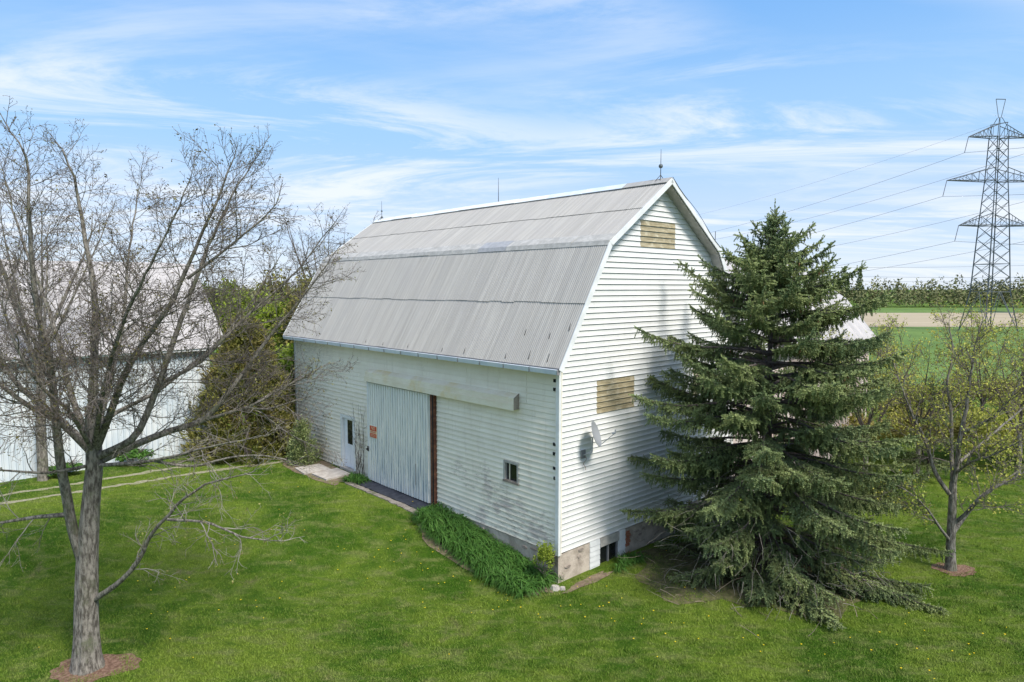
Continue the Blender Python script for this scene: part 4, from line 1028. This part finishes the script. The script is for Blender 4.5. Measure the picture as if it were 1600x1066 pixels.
def leafy(name, x, y, h, rx, n, size, mat, label, cat, group=None, seed=1, lumps=60, trunk_r=.12, low=.0, up=.2, cone=0, z=None, ry=None):
    t = empty(name, (x, y, H(x, y) if z is None else z)); tag(t, label, cat, group)
    P, tone = crown_pts(n, (0, 0, low + (h - low) * .52), rx, ry or rx, (h - low) * .5, lumps, seed, .55, cone)
    P = P[P[:, 2] > .03]; tone = tone[:len(P)]
    V, F = leaves(P, size, up); o = nobj('crown', [(V, F, 0, np.repeat(tone, 4))], [M[mat]], t)
    rg = np.random.default_rng(seed); lst = []
    top = h * .78
    lst.append((np.array([(0, 0, -.2), (.04, .02, top * .3), (-.05, .05, top * .65), (.02, 0, top)]), trunk_r, trunk_r * .3, 8))
    for k in range(14):
        z0 = rg.uniform(.1, .6) * top; az = rg.uniform(0, 6.28); L = rx * rg.uniform(.5, .9)
        lst.append((np.array([(0, 0, z0), (math.cos(az) * L * .4, math.sin(az) * L * .4, z0 + L * .35), (math.cos(az) * L, math.sin(az) * L, z0 + L * rg.uniform(.5, 1.1))]), trunk_r * .4, .012, 5))
    Vt, Ft = tubes(lst); nobj('trunk', [(Vt, Ft, 0, 0.)], [M['bark_dark']], t)
    return t
# cedar against the far corner of the barn: upright flat sprays on a cone
def cedar(x, y, h, r, n, label, seed, mat='cedar', s=.11, cat='cedar'):
    t = empty('cedar_tree', (x, y, H(x, y))); tag(t, label, cat)
    rg = np.random.default_rng(seed)
    nb = int(n / 26); zb = h * (rg.random(nb) ** 1.15) * .97; az = rg.uniform(0, 6.28, nb)
    lump = 1 + .16 * np.sin(az * 5 + zb * 2.1) + .12 * np.sin(az * 9 - zb * 3.3) + rg.normal(0, .07, nb)
    prof = r * np.power(np.clip(1 - zb / h, 0, 1), .62) * lump * np.where(zb < .5, .85, 1)
    c = np.stack([np.cos(az) * prof, np.sin(az) * prof, zb], -1)
    i = np.repeat(np.arange(nb), 26); k = len(i)
    out = np.stack([np.cos(az), np.sin(az), np.full(nb, .9)], -1)[i]
    P = c[i] + out * rg.uniform(-.28, .16, (k, 1)) + rg.normal(0, .075, (k, 3))
    A = out + rg.normal(0, .45, (k, 3)); A /= np.linalg.norm(A, axis=1, keepdims=True); Bq = np.cross(A, rg.normal(size=(k, 3))); Bq /= np.linalg.norm(Bq, axis=1, keepdims=True)
    ss = s * rg.uniform(.5, 1.2, (k, 1)); V, F = quads(P, A * ss, Bq * ss * .42)
    tone = np.clip(.25 + .5 * rg.random(nb)[i] + rg.normal(0, .15, k), 0, 1)
    nobj('crown', [(V, F, 0, np.repeat(tone, 4))], [M[mat]], t)
    Vt, Ft = tubes([(np.array([(0, 0, -.2), (.03, 0, h * .4), (0, .03, h * .9)]), r * .08, .02, 8)]); nobj('trunk', [(Vt, Ft, 0, 0.)], [M['bark_dark']], t)
cx, cy = bw(-2.0, 18.6)
cedar(cx, cy, 6.6, 2.35, 42000, 'broad brownish green cedar against the far corner of the barn', 3)
cedar(*bw(-.85, 15.1), 2.0, .62, 5200, 'small dark conifer shrub against the barn wall left of the door', 8, 'needle', .07, 'shrub')
leafy('green_tree', -19.5, 45.5, 9.6, 2.6, 9000, .15, 'gleaf', 'fresh green tree right behind the roof end of the left shed', 'tree', 'fresh green trees behind the barns', 41, 70, .16, .6)
leafy('green_tree', -15.6, 44.0, 8.6, 2.3, 9000, .15, 'gleaf', 'fresh yellow green tree in the gap between shed and barn', 'tree', 'fresh green trees behind the barns', 42, 60, .16, .4)
leafy('green_tree', -12.9, 42.0, 9.9, 1.9, 6000, .14, 'cedar', 'olive tree touching the far slope of the barn roof', 'tree', 'fresh green trees behind the barns', 43, 60, .16, .4)
leafy('green_tree', -17.6, 50.0, 10.2, 2.4, 8000, .17, 'cedar', 'duller olive tree farthest back between shed and barn', 'tree', 'fresh green trees behind the barns', 44, 70, .16, .4)
leafy('green_tree', -11.6, 36.0, 5.6, 2.5, 9000, .12, 'gleaf', 'low bright green tree just behind the cedar', 'tree', 'fresh green trees behind the barns', 45, 60, .12, .2)
bspec = [(21.0, 33.5, 4.0, 2.6, 'bleaf', 'yellowish bush at the left of the hedge behind the young tree'), (24.6, 32.8, 4.4, 2.7, 'yleaf', 'brightest yellow bush in the hedge, right of the young tree'),
         (28.2, 34.0, 4.6, 2.8, 'bleaf', 'tall yellowish bush at the right edge of the hedge'), (30.0, 40.0, 5.4, 3.2, 'bleaf', 'olive bush behind the hedge under the pylon'),
         (24.5, 39.5, 4.6, 2.8, 'cedar', 'brownish bush behind the yellow bush in the hedge'), (17.9, 35.5, 3.4, 2.2, 'bleaf', 'low olive bush next to the spruce, nearest the rear barn')]
for k, (x, y, h, r, mt, lab) in enumerate(bspec):
    h *= .74
    leafy('hedge_bush', x, y, h, r, 8000, .085, mt, lab, 'bush', 'bushes at the lawn edge on the right', 60 + k, 55, .07, 0.)

# weeds along the left shed and behind the building
for k, (b, a, h, r, lab) in enumerate(((-6.6, 20.1, .8, 1.0, 'green weeds at the shed wall nearest the cedar'), (-9.2, 20.0, .6, .8, 'green weeds at the shed wall behind the bare tree trunk'), (-13.6, 20.0, .95, 1.1, 'leafy green clump at the shed wall, left of the tree trunk'), (-16.4, 20.0, .8, 1.0, 'leafy green clump at the shed wall, nearest the left edge'))):
    x, y = bw(b, a); leafy('weed_clump', x, y, h, r, 1800, .07, 'strap', lab, 'weeds', 'weeds along the shed wall', 80 + k, 25, .02)

# ------------------------------------------------------------------ spruces
def needle_template():
    V = []; F = []; n = 10
    for i in range(n):
        z = .06 + .88 * i / (n - 1); a = i * 2.4; ca, sa_ = math.cos(a), math.sin(a)
        r = .22 * (1 - .35 * z); w = .155
        # a flat needle leaning forward (unit shoot length 1)
        bx, by = -sa_ * w, ca * w
        k = len(V); V += [(bx, by, z - .04), (-bx, -by, z - .04), (ca * r, sa_ * r, z + .13)]; F.append((k, k + 1, k + 2))
    for a in (0., 1.57):
        ca, sa_ = math.cos(a) * .05, math.sin(a) * .05; k = len(V)
        V += [(-ca, -sa_, 0), (ca, sa_, 0), (0, 0, 1.05)]; F.append((k, k + 1, k + 2))
    return np.array(V), np.array(F)
NV, NF = needle_template()
def place_shoots(Sh):
    P = np.array([s[0] for s in Sh]); D = np.array([s[1] for s in Sh]); Ln = np.array([s[2] for s in Sh]); tn = np.array([s[3] for s in Sh])
    D = D / np.linalg.norm(D, axis=1, keepdims=True); U = np.cross(D, rvec(len(D))); U /= np.linalg.norm(U, axis=1, keepdims=True) + 1e-9; Wv = np.cross(D, U)
    wd_ = .155 / .155  # needles stay about 2.4 cm whatever the shoot length
    sc = np.full(len(D), .16)
    V = P[:, None] + U[:, None] * (NV[None, :, 0:1] * sc[:, None, None]) + Wv[:, None] * (NV[None, :, 1:2] * sc[:, None, None]) + D[:, None] * (NV[None, :, 2:3] * Ln[:, None, None])
    k = len(NV); F = NF[None] + (np.arange(len(D)) * k)[:, None, None]
    return V.reshape(-1, 3), F.reshape(-1, 3), np.repeat(tn, k)
def bough(h, az, Rr, frac, dens=1., dead=False):
    """one spruce bough: returns (tubes, shoots). frac = 0 at the tip of the tree, 1 at the ground"""
    ca, sa_ = math.cos(az), math.sin(az)
    s0 = .70 - .62 * min(1, frac * 1.15) ** .8 + R.normal(0, .09); sag = -.20 - .22 * frac; lift = .50 + .20 * (1 - frac)
    n = 12; t = np.linspace(0, 1, n)
    bend = R.normal(0, .10)
    r = t * Rr; z = h + Rr * (s0 * t + sag * t ** 1.6 + lift * np.maximum(0, t - .55) ** 1.7)
    z = np.maximum(z, .10 + .05 * t)
    P = np.stack([r * ca - bend * r * t * sa_, r * sa_ + bend * r * t * ca, z], -1)
    tb = [(P, .014 + .012 * Rr, .006, 5)]; Sh = []
    tone0 = R.uniform(.0, .45)
    def at(s):
        f = s * (n - 1); i = min(int(f), n - 2); f -= i; d = P[i + 1] - P[i]; return P[i] + d * f, d / np.linalg.norm(d)
    s = .10 if frac < .3 else .22 + .12 * R.random()
    step = .098 / max(Rr, .3) / dens
    side = 1
    while s < 1.0:
        p, d = at(s); side = -side
        lat = np.cross(d, [0, 0, 1]); lat /= np.linalg.norm(lat); 
        ls = (.16 + .95 * (1 - s) ** .8 * min(1, Rr / 3.2)) * R.uniform(.55, 1.15); ls = min(ls, 1.05) * (1 if s > .3 else .7)
        d2 = d * .72 + lat * side * .78 + np.array([0, 0, -.10 - .12 * frac + R.normal(0, .12)]); d2 /= np.linalg.norm(d2)
        q = shoot_path(p, d2, ls, 4, .07, -.18)
        tb.append((q, .006, .003, 3)); bare = R.random() < (.25 if s < .34 and frac > .25 else .02)
        u = 0.
        while u < ls and not bare:
            f = u / ls * 4; i = min(int(f), 3); c = q[i] + (q[i + 1] - q[i]) * (f - i); dd = (q[i + 1] - q[i]); dd /= np.linalg.norm(dd)
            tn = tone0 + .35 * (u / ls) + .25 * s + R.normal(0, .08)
            # side shoot
            ll = np.cross(dd, [0, 0, 1]); ll /= np.linalg.norm(ll) + 1e-9; sg = 1 if R.random() < .5 else -1
            Sh.append((c, dd * .75 + ll * sg * .6 + R.normal(0, .18, 3), R.uniform(.08, .17), tn))
            # hanging branchlet
            if R.random() < .85 + .15 * frac:
                hl = R.uniform(.12, .36 + .26 * frac) * (1 - .35 * s); m = max(1, int(hl / .10)); pp = c.copy(); hd = dd * .35 + np.array([0, 0, -1.]) + R.normal(0, .18, 3); hd /= np.linalg.norm(hd)
                for _ in range(m):
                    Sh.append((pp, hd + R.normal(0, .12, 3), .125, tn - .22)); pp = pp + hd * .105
            u += .070
        if not bare: Sh.append((q[-1], q[-1] - q[-2], R.uniform(.10, .18), tone0 + .55 + R.normal(0, .08)))
        s += step * R.uniform(.7, 1.3)
    s = .5 if frac > .3 else .2
    while s < 1.0:           # needles straight on the bough axis
        p, d = at(s); Sh.append((p, d + R.normal(0, .45, 3) + np.array([0, 0, .35]), R.uniform(.08, .15), tone0 + .2 + .4 * s)); s += .04 / max(Rr, .3)
    p, d = at(.999); up = np.array([0, 0, 1.0 - frac])
    for _ in range(3): Sh.append((p, d + up * .8 + R.normal(0, .30, 3), R.uniform(.14, .26), .7))
    return tb, Sh
def spruce(x, y, h, prof, label, nwh=26, lobj=True, cones=0, dens=1., seed=0, az_mod=None, group=None, minz=.35):
    t = empty('spruce_tree', (x, y, H(x, y))); tag(t, label, 'spruce', group)
    Vt, Ft = tubes([(np.array([(0, 0, -.2), (.02, .0, h * .3), (.0, .03, h * .6), (0, 0, h * .985)]), h * .0165, .012, 10)]); nobj('trunk', [(Vt, Ft, 0, 0.)], [M['bark_dark']], t)
    top = []
    allc = []
    z = h - .45; k = 0
    while z > minz:
        frac = 1 - z / h; nb = 5 if frac < .12 else (7 if frac < .5 else 9)
        off = R.uniform(0, 6.28)
        for i in range(nb):
            az = off + i * 6.283 / nb + R.normal(0, .26); rr = prof(h - z) * R.uniform(.62, 1.20)
            if az_mod: rr *= az_mod(az % 6.283, h - z)
            rr = min(rr, 4.9)
            tb, Sh = bough(z + R.normal(0, .06), az, rr, frac, dens)
            V1, F1 = tubes(tb); V2, F2, t2 = place_shoots(Sh)
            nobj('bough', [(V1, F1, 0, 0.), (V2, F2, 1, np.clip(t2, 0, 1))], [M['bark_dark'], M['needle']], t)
            if cones and .06 < frac < .45: allc += [s[0] for s in Sh if R.random() < .012]
        z -= (.29 + .19 * frac) * (11 / h if h < 8 else 1); k += 1
    Sh = [((0, 0, h - .1 * i), (R.normal(0, .25 * (i > 0)), R.normal(0, .25 * (i > 0)), 1), .28, .5) for i in range(7)]
    for i in range(16): a = i * 2.4; Sh.append(((0, 0, h - .10 - .035 * i), (math.cos(a), math.sin(a), 1.1), .22, .5))
    V2, F2, t2 = place_shoots([(np.array(s[0]), np.array(s[1]), s[2], s[3]) for s in Sh]); nobj('leader', [(V2, F2, 0, t2)], [M['needle']], t)
    if cones:
        m = MB(); rg = [(0, .008), (.02, .02), (.06, .022), (.10, .012), (.115, .003)]
        for (z0, r0), (z1, r1) in zip(rg[:-1], rg[1:]): m.bar((0, 0, -z0), (0, 0, -z1), r0, 6, r1)
        cm = m.mesh('cone', M['cone']); random.shuffle(allc)
        for p in allc[:cones]:
            o = link(bpy.data.objects.new('cone', cm), t); o.location = (p[0], p[1], p[2] - .06); o.rotation_euler = (random.uniform(-.3, .3), random.uniform(-.3, .3), 0)
    return t
def sp_prof(d):
    return (4.35 * (1 - math.exp(-d / 3.5)) + .05) * min(1, (d / 2.8) ** .62)
def sp_mod(az, d):        # the crown is fuller to the right, low down
    c = math.cos(az)
    if d > 8.2 and math.sin(az) < -.2: return .84 + .16 * c
    if d > 7.5 and c > .3: return 1.12
    if d > 6.5: return 1 + .07 * c * min(1, (d - 6.5) / 3) - (.06 if c < 0 else 0)
    return 1 + .06 * -c
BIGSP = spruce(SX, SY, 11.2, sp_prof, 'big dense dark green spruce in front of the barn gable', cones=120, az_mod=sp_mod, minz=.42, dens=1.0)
spruce(19.3, 30.3, 4.7, lambda d: .62 * max(d, .05) ** .75, 'smaller dark spruce behind the young tree at right', dens=.55, minz=.9)

# ------------------------------------------------------------------ strap-leaved plants
def straps(name, centres, nleaf, L, w, mat, label, cat, parent=None, kind=None):
    Vs = []; Fs = []; tn = []; base = 0
    for (x, y) in centres:
        z = H(x, y)
        for _ in range(nleaf):
            a = R.uniform(0, 6.28); l = L * R.uniform(.6, 1.15); up = R.uniform(.55, 1.25); seg = 5; P = []
            for i in range(seg + 1):
                t = i / seg; P.append(np.array([x + math.cos(a) * l * .62 * t ** 1.3 + R.normal(0, .004), y + math.sin(a) * l * .62 * t ** 1.3, z + l * (up * t - (.75 * up + .12) * t ** 2.4)]))
            sd = np.array([-math.sin(a), math.cos(a), 0]) * w * R.uniform(.7, 1.2); to = np.clip(R.normal(.4, .25), 0, 1)
            for i, p in enumerate(P):
                ww = (1 - (i / seg) ** 2) * .9 + .1; Vs += [p - sd * ww, p + sd * ww + np.array([0, 0, .2 * w])]; tn += [to * (.5 + .5 * i / seg)] * 2
            for i in range(seg): k = base + 2 * i; Fs.append((k, k + 1, k + 3, k + 2))
            base += 2 * (seg + 1)
    o = nobj(name, [(np.array(Vs), np.array(Fs), 0, np.array(tn))], [M[mat]], parent); return tag(o, label, cat, None, kind)
cs = []
while len(cs) < 270:
    a = random.uniform(.15, 5.95); b = -random.uniform(.0, 1.5)
    if b < -.85 - .55 * math.sin(min(1, (6.1 - a) / 2.2) * 1.57) * (1 if a > .9 else .9): continue
    cs.append(bw(b, a))
straps('day_lily_bed', cs, 36, .84, .015, 'strap', 'long bed of arching green day lilies along the barn wall', 'day lilies', None, 'stuff')
straps('strap_leaf_clump', [bw(-.45 + random.uniform(-.35, .3), 11.2 + random.uniform(-.6, .6)) for _ in range(16)], 34, .55, .013, 'strap', 'green strap leaved clump between the small door and the sliding door', 'plant')
straps('strap_leaf_clump', [bw(2.6 + random.uniform(-.75, .8), -.35 + random.uniform(-.28, .15)) for _ in range(17)], 24, .58, .013, 'strap', 'green strap leaved clump below the basement window', 'plant')
x, y = bw(-.35, .22)
leafy('corner_shrub', x, y, 1.55, .42, 1500, .035, 'gleaf', 'small light green shrub growing up the near barn corner', 'shrub', None, 91, 26, .012)
# bare climbing stems beside the small door
t = empty('climbing_vine', (*bw(.03, 11.35), H(*bw(-.1, 11.35)))); tag(t, 'bare brown climbing stems on the wall between small door and sliding door', 'vine')
lst = []
ud = np.array([Lg[0], Lg[1], 0]); od = np.array([-G[0], -G[1], 0])
for k in range(9):
    p = ud * random.uniform(-.35, .35) + od * .05; d = np.array([0, 0, 1.]) + ud * random.uniform(-.15, .15); Q = [p]; L = random.uniform(1.6, 3.9)
    for i in range(12): p = p + d * L / 12 + ud * R.normal(0, .04); Q.append(p + od * abs(R.normal(0, .02)))
    lst.append((np.array(Q), .014, .004, 4))
    for j in range(5):
        q = Q[random.randint(2, 11)]; dd = ud * random.choice((-1, 1)) * random.uniform(.3, 1) + np.array([0, 0, .6]); lst.append((shoot_path(q, dd + od * .1, random.uniform(.25, .6), 4, .2, .2), .006, .003, 3))
V, F = tubes(lst); nobj('stems', [(V, F, 0, 0.)], [M['bark_dark']], t)
# pale stones at the near corner
for k, (b, a, s) in enumerate(((-.28, -.14, .15), (-.12, -.30, .11))):
    x, y = bw(b, a); m = MB(); rg = random.Random(k); ring = [(s * math.cos(i * 1.047) * rg.uniform(.8, 1.2), s * .8 * math.sin(i * 1.047) * rg.uniform(.8, 1.2)) for i in range(6)]
    m.prism([(p, q, -.05) for p, q in ring], [(p * .7, q * .7, s * .85) for p, q in ring]); o = m.build('pale_stone', M['concrete']); o.location = (x, y, H(x, y))
    tag(o, ('larger pale stone at the near corner of the barn, by the shrub', 'smaller pale stone at the near corner of the barn, on the gable side')[k], 'stone')
# dandelions
P = []
cl = [(-8.4, 18.6, 1.5, 22), (bw(-2.2, 3.6)[0], bw(-2.2, 3.6)[1], 1.1, 26), (bw(-1.6, .2)[0], bw(-1.6, .2)[1], .6, 12), (4.4, 17.4, 1.3, 16), (2.2, 17.7, .9, 10), (9.8, 15.0, 1.1, 14), (11.8, 15.6, 1.0, 12), (-3, 20, 3.5, 16), (6.5, 15.2, 1.6, 10), (-9, 26, 3, 22), (8, 16, 4, 14)]
for cx, cy, s, n in cl: 
    for _ in range(n): P.append((cx + R.normal(0, s), cy + R.normal(0, s)))
m = MB()
for x, y in P:
    z = H(x, y) + random.uniform(.05, .075); r = random.uniform(.014, .026); m.prism([(x + r * .5 * math.cos(i * 1.047), y + r * .5 * math.sin(i * 1.047), z - .014) for i in range(6)], [(x + r * math.cos(i * 1.047), y + r * math.sin(i * 1.047), z) for i in range(6)])
tag(m.build('dandelions', M['dandelion']), 'tiny yellow dandelions scattered over the lawn', 'dandelions', None, 'stuff')
# dead inner twigs of the big spruce, a part of the tree
lst = []
for _ in range(520):
    a = R.uniform(0, 6.28); r = R.uniform(.4, 3.2); z = R.uniform(.25, 4.2) * (1.1 - r / 5)
    lst.append((shoot_path(np.array([math.cos(a) * r, math.sin(a) * r, z]), np.array([math.cos(a), math.sin(a), R.normal(-.25, .35)]) + R.normal(0, .4, 3), R.uniform(.3, 1.0), 5, .16, -.35), .009, .004, 3))
V, F = tubes(lst); tag(nobj('dead_twigs', [(V, F, 0, 0.)], [M['twig_pale']], BIGSP), None, None, None, 'stuff')
# fallen dry twigs under the spruce
lst = []
for _ in range(32):
    a = R.uniform(2.2, 5.4); r = R.uniform(2.4, 4.3); x, y = SX + math.cos(a) * r, SY + math.sin(a) * r
    lst.append((shoot_path(np.array([x, y, H(x, y) + R.uniform(.05, .35)]), np.append(R.normal(size=2), R.normal(0, .25)), R.uniform(.4, 1.1), 5, .15, -.2), .010, .004, 3))
V, F = tubes(lst); tag(nobj('dry_twigs', [(V, F, 0, 0.)], [M['needle_dead']]), 'dry pale twigs lying at the foot of the big spruce', 'twigs', None, 'stuff')

# ------------------------------------------------------------------ far wood
def far_wood():
    Vs = []; tn = []
    rows = [(334, 1.0), (342, 1.15), (352, 1.3)]
    for Y0, hs in rows:
        x = -360.
        while x < 520:
            x += R.uniform(2.2, 5.5); hh = R.uniform(8.0, 13.8) * hs * (1 + .12 * math.sin(x * .021 + 1)) * (1.0 if x < 150 else 1.08); r = R.uniform(2.8, 4.6); y = Y0 + R.normal(0, 2.5)
            n = 120; q = rvec(n) * (R.random((n, 1)) ** .4); P = np.array([x, y, -2 + hh * .52]) + q * np.array([r, r, hh * .5]); 
            A = rvec(n) * R.uniform(.45, .95, (n, 1)); Bq = np.cross(A, rvec(n)) * .7
            V, _ = quads(P, A, Bq); Vs.append(V); tn.append(np.repeat(np.clip(R.random() * .8 + R.normal(0, .12, n), 0, 1), 4))
    V = np.concatenate(Vs); F = np.arange(len(V)).reshape(-1, 4)
    tag(nobj('far_wood', [(V, F, 0, np.concatenate(tn))], [M['wood_far']]), 'olive and green wood along the horizon beyond the fields', 'wood', None, 'stuff')
far_wood()
for k, (x, hh, lab) in enumerate(((176, 20.5, 'dark conifer standing above the far wood, right of the big spruce'), (169.5, 17.5, 'smaller dark conifer poking out of the far wood nearest the big spruce'))):
    t = empty('far_conifer', (x, 338, -2)); tag(t, lab, 'tree', 'conifers above the far wood'); n = 700
    q = R.random(n); a = R.uniform(0, 6.28, n); rr = (1 - q) ** .8 * 2.6 * R.random(n) ** .4
    P = np.stack([rr * np.cos(a), rr * np.sin(a), hh * (.2 + .8 * q)], -1); V, F = leaves(P, .55); nobj('crown', [(V, F, 0, 0.1)], [M['needle']], t)
    Vt, Ft = tubes([(np.array([(0, 0, -.3), (0, 0, hh * .5), (0, 0, hh * .95)]), .3, .05, 6)]); nobj('trunk', [(Vt, Ft, 0, 0.)], [M['bark_dark']], t)

# ------------------------------------------------------------------ pylon and wires
PX, PY, PZ = 107.4, 150., -2.0
PA = rad(4)
PY_ = empty('electricity_pylon', (PX, PY, PZ), PA); tag(PY_, 'tall steel lattice electricity pylon with three cross arms at far right', 'pylon')
def hw(z):      # half width of the square body at height z above the pylon foot
    pts = [(0, 3.9), (9, 2.6), (23.7, 2.0), (33.5, 1.5), (43, 1.22), (47.5, .7)]
    for (z0, w0), (z1, w1) in zip(pts[:-1], pts[1:]):
        if z <= z1: return w0 + (w1 - w0) * (z - z0) / (z1 - z0)
    return .75
CR = [(-1, -1), (1, -1), (1, 1), (-1, 1)]
ZL = [0, 4.5, 9, 12.2, 15.2, 18.1, 20.9, 23.7, 26.3, 28.8, 31.2, 33.5, 35.9, 38.3, 40.6, 43]
for cx_, cy_ in CR:
    m = MB()
    for z0, z1 in zip(ZL[:-1], ZL[1:]): m.bar((cx_ * hw(z0), cy_ * hw(z0), z0), (cx_ * hw(z1), cy_ * hw(z1), z1), .16 if z0 < 24 else .13, 4)
    m.bar((cx_ * hw(43), cy_ * hw(43), 43), (cx_ * 1.0, cy_ * 1.0, 45.2), .09, 4); m.bar((cx_ * 1.0, cy_ * 1.0, 45.2), (cx_ * .3, cy_ * .3, 47.2), .08, 4)
    m.build('leg', M['steel'], PY_)
m = MB()
for z0, z1 in zip(ZL[:-1], ZL[1:]):
    for i in range(4):
        a, b = CR[i], CR[(i + 1) % 4]; w0, w1 = hw(z0), hw(z1)
        A0 = (a[0] * w0, a[1] * w0, z0); B0 = (b[0] * w0, b[1] * w0, z0); A1 = (a[0] * w1, a[1] * w1, z1); B1 = (b[0] * w1, b[1] * w1, z1)
        if z0 < 9:
            mid = tuple((p + q) / 2 for p, q in zip(*( [(a[0] * hw(9), a[1] * hw(9), 9), (b[0] * hw(9), b[1] * hw(9), 9)])))
            if z0 == 0: m.bar(A0, mid, .08, 3); m.bar(B0, mid, .08, 3)
            else: m.bar(A0, B0, .07, 3)
        else:
            m.bar(A0, B1, .065, 3); m.bar(B0, A1, .065, 3)
        if z1 in (9, 23.7, 33.5, 43) or z0 in (12.2,): m.bar(A1, B1, .07, 3)
m.build('bracing', M['steel'], PY_)
def arm(z, ln, rise):
    m = MB(); w = hw(z); w2 = hw(z + rise)
    for s in (-1, 1):
        tip = (s * ln, 0, z)
        for c in (-1, 1):
            b = (s * w, c * w, z); u = (s * w2, c * w2, z + rise); m.bar(b, tip, .11, 4); m.bar(u, tip, .09, 4)
            n = 6; pb = pu = None
            for i in range(1, n):
                f = i / n; p = tuple(b[k] + (tip[k] - b[k]) * f for k in range(3)); q = tuple(u[k] + (tip[k] - u[k]) * f for k in range(3)); m.bar(p, q, .05, 3)
                if pb: m.bar(pb, q, .05, 3)
                pb, pu = p, q
        for i in range(1, 6):
            f = i / 6; m.bar((s * (w + (ln - w) * f), -w * (1 - f), z), (s * (w + (ln - w) * f), w * (1 - f), z), .045, 3)
    m.build('cross_arm', M['steel'], PY_)
ARM = [(23.7, 8.2, 2.6), (33.5, 11.5, 2.8), (43, 7.0, 2.6)]
for a_ in ARM: arm(*a_)
m = MB()
for s in (-1, 1): m.bar((s * 1.0, 0, 47.6), (s * 1.0, 0, 47.65), .1, 4); m.bar((s * .3, 0, 47.2), (s * 1.1, 0, 51.2), .07, 3)
m.bar((-1.1, 0, 51.2), (1.1, 0, 51.2), .09, 4); m.bar((-2.0, 0, 45.6), (2.0, 0, 46.3), .10, 4); m.bar((-2.0, 0, 45.6), (-.9, .9, 43), .06, 3); m.bar((2.0, 0, 46.3), (.9, .9, 43), .06, 3)
m.bar((-.3, 0, 47.2), (.3, 0, 47.2), .07, 3); m.build('top_frame', M['steel'], PY_)
ct, st_ = math.cos(PA), math.sin(PA)
def pw(x, z): return np.array([PX + x * ct, PY + x * st_, PZ + z])
WD = np.array([-.29, 1.0]); WD = WD / np.linalg.norm(WD)
names = {23.7: 'lower', 33.5: 'middle', 43: 'upper'}
for z, ln, _ in ARM:
    for s in (-1, 1):
        tip = pw(s * ln, z); drop = tip + np.array([-.9, -.3, -3.5])
        m = MB(); inv = Matrix.Rotation(-PA, 4, 'Z'); A_ = inv @ Vector(tuple(tip - np.array([PX, PY, PZ]))); B_ = inv @ Vector(tuple(drop - np.array([PX, PY, PZ])))
        m.bar(A_, B_, .07, 6); m.build('insulator', M['insul'], PY_)
        for way, span in ((1, 330), (-1, 200)):
            Q = []
            for i in range(41):
                f = i / 40; q = drop[:2] + WD * span * f * way; sag = 4 * (12 if way == 1 else 6) * f * (1 - f); Q.append((q[0], q[1], drop[2] - sag + (1.5 if way == 1 else 0) * f))
            V, F = tubes([(np.array(Q), .036, .036, 4)])
            o = nobj('power_line', [(V, F, 0, 0.)], [M['wire']])
            tag(o, 'power line from the %s %s arm of the pylon %s' % (names[z], 'left' if s < 0 else 'right', 'sagging left behind the barn' if way == 1 else 'running off to the right'), 'wire', 'power lines on the pylon')
for s in (-1, 1):
    for way, span in ((1, 330), (-1, 200)):
        tp = pw(s * 1.1, 51.2) if s > 0 else pw(-2.0, 45.6); Q = []
        for i in range(41): f = i / 40; q = tp[:2] + WD * span * f * way; Q.append((q[0], q[1], tp[2] - 4 * 8 * f * (1 - f)))
        if way == 1 and s > 0: continue
        if way == -1: continue
        V, F = tubes([(np.array(Q), .022, .022, 4)]); tag(nobj('power_line', [(V, F, 0, 0.)], [M['wire']]), 'thin earth wire from the pylon top fading into the sky', 'wire', 'power lines on the pylon')
for k, (z0, z1, lab) in enumerate(((12.0, 12.6, 'lowest level far power line just above the wood'), (14.2, 14.6, 'middle level far power line above the wood'), (17.8, 21.5, 'highest far power line rising to the right above the wood'))):
    Q = [(x, 330 - .05 * x, z0 + (z1 - z0) * i / 40 - 1.6 * math.sin(math.pi * i / 40)) for i, x in enumerate(np.linspace(120, 330, 41))]
    V, F = tubes([(np.array(Q), .06, .06, 4)]); tag(nobj('power_line', [(V, F, 0, 0.)], [M['wire']]), lab, 'wire', 'far power lines')
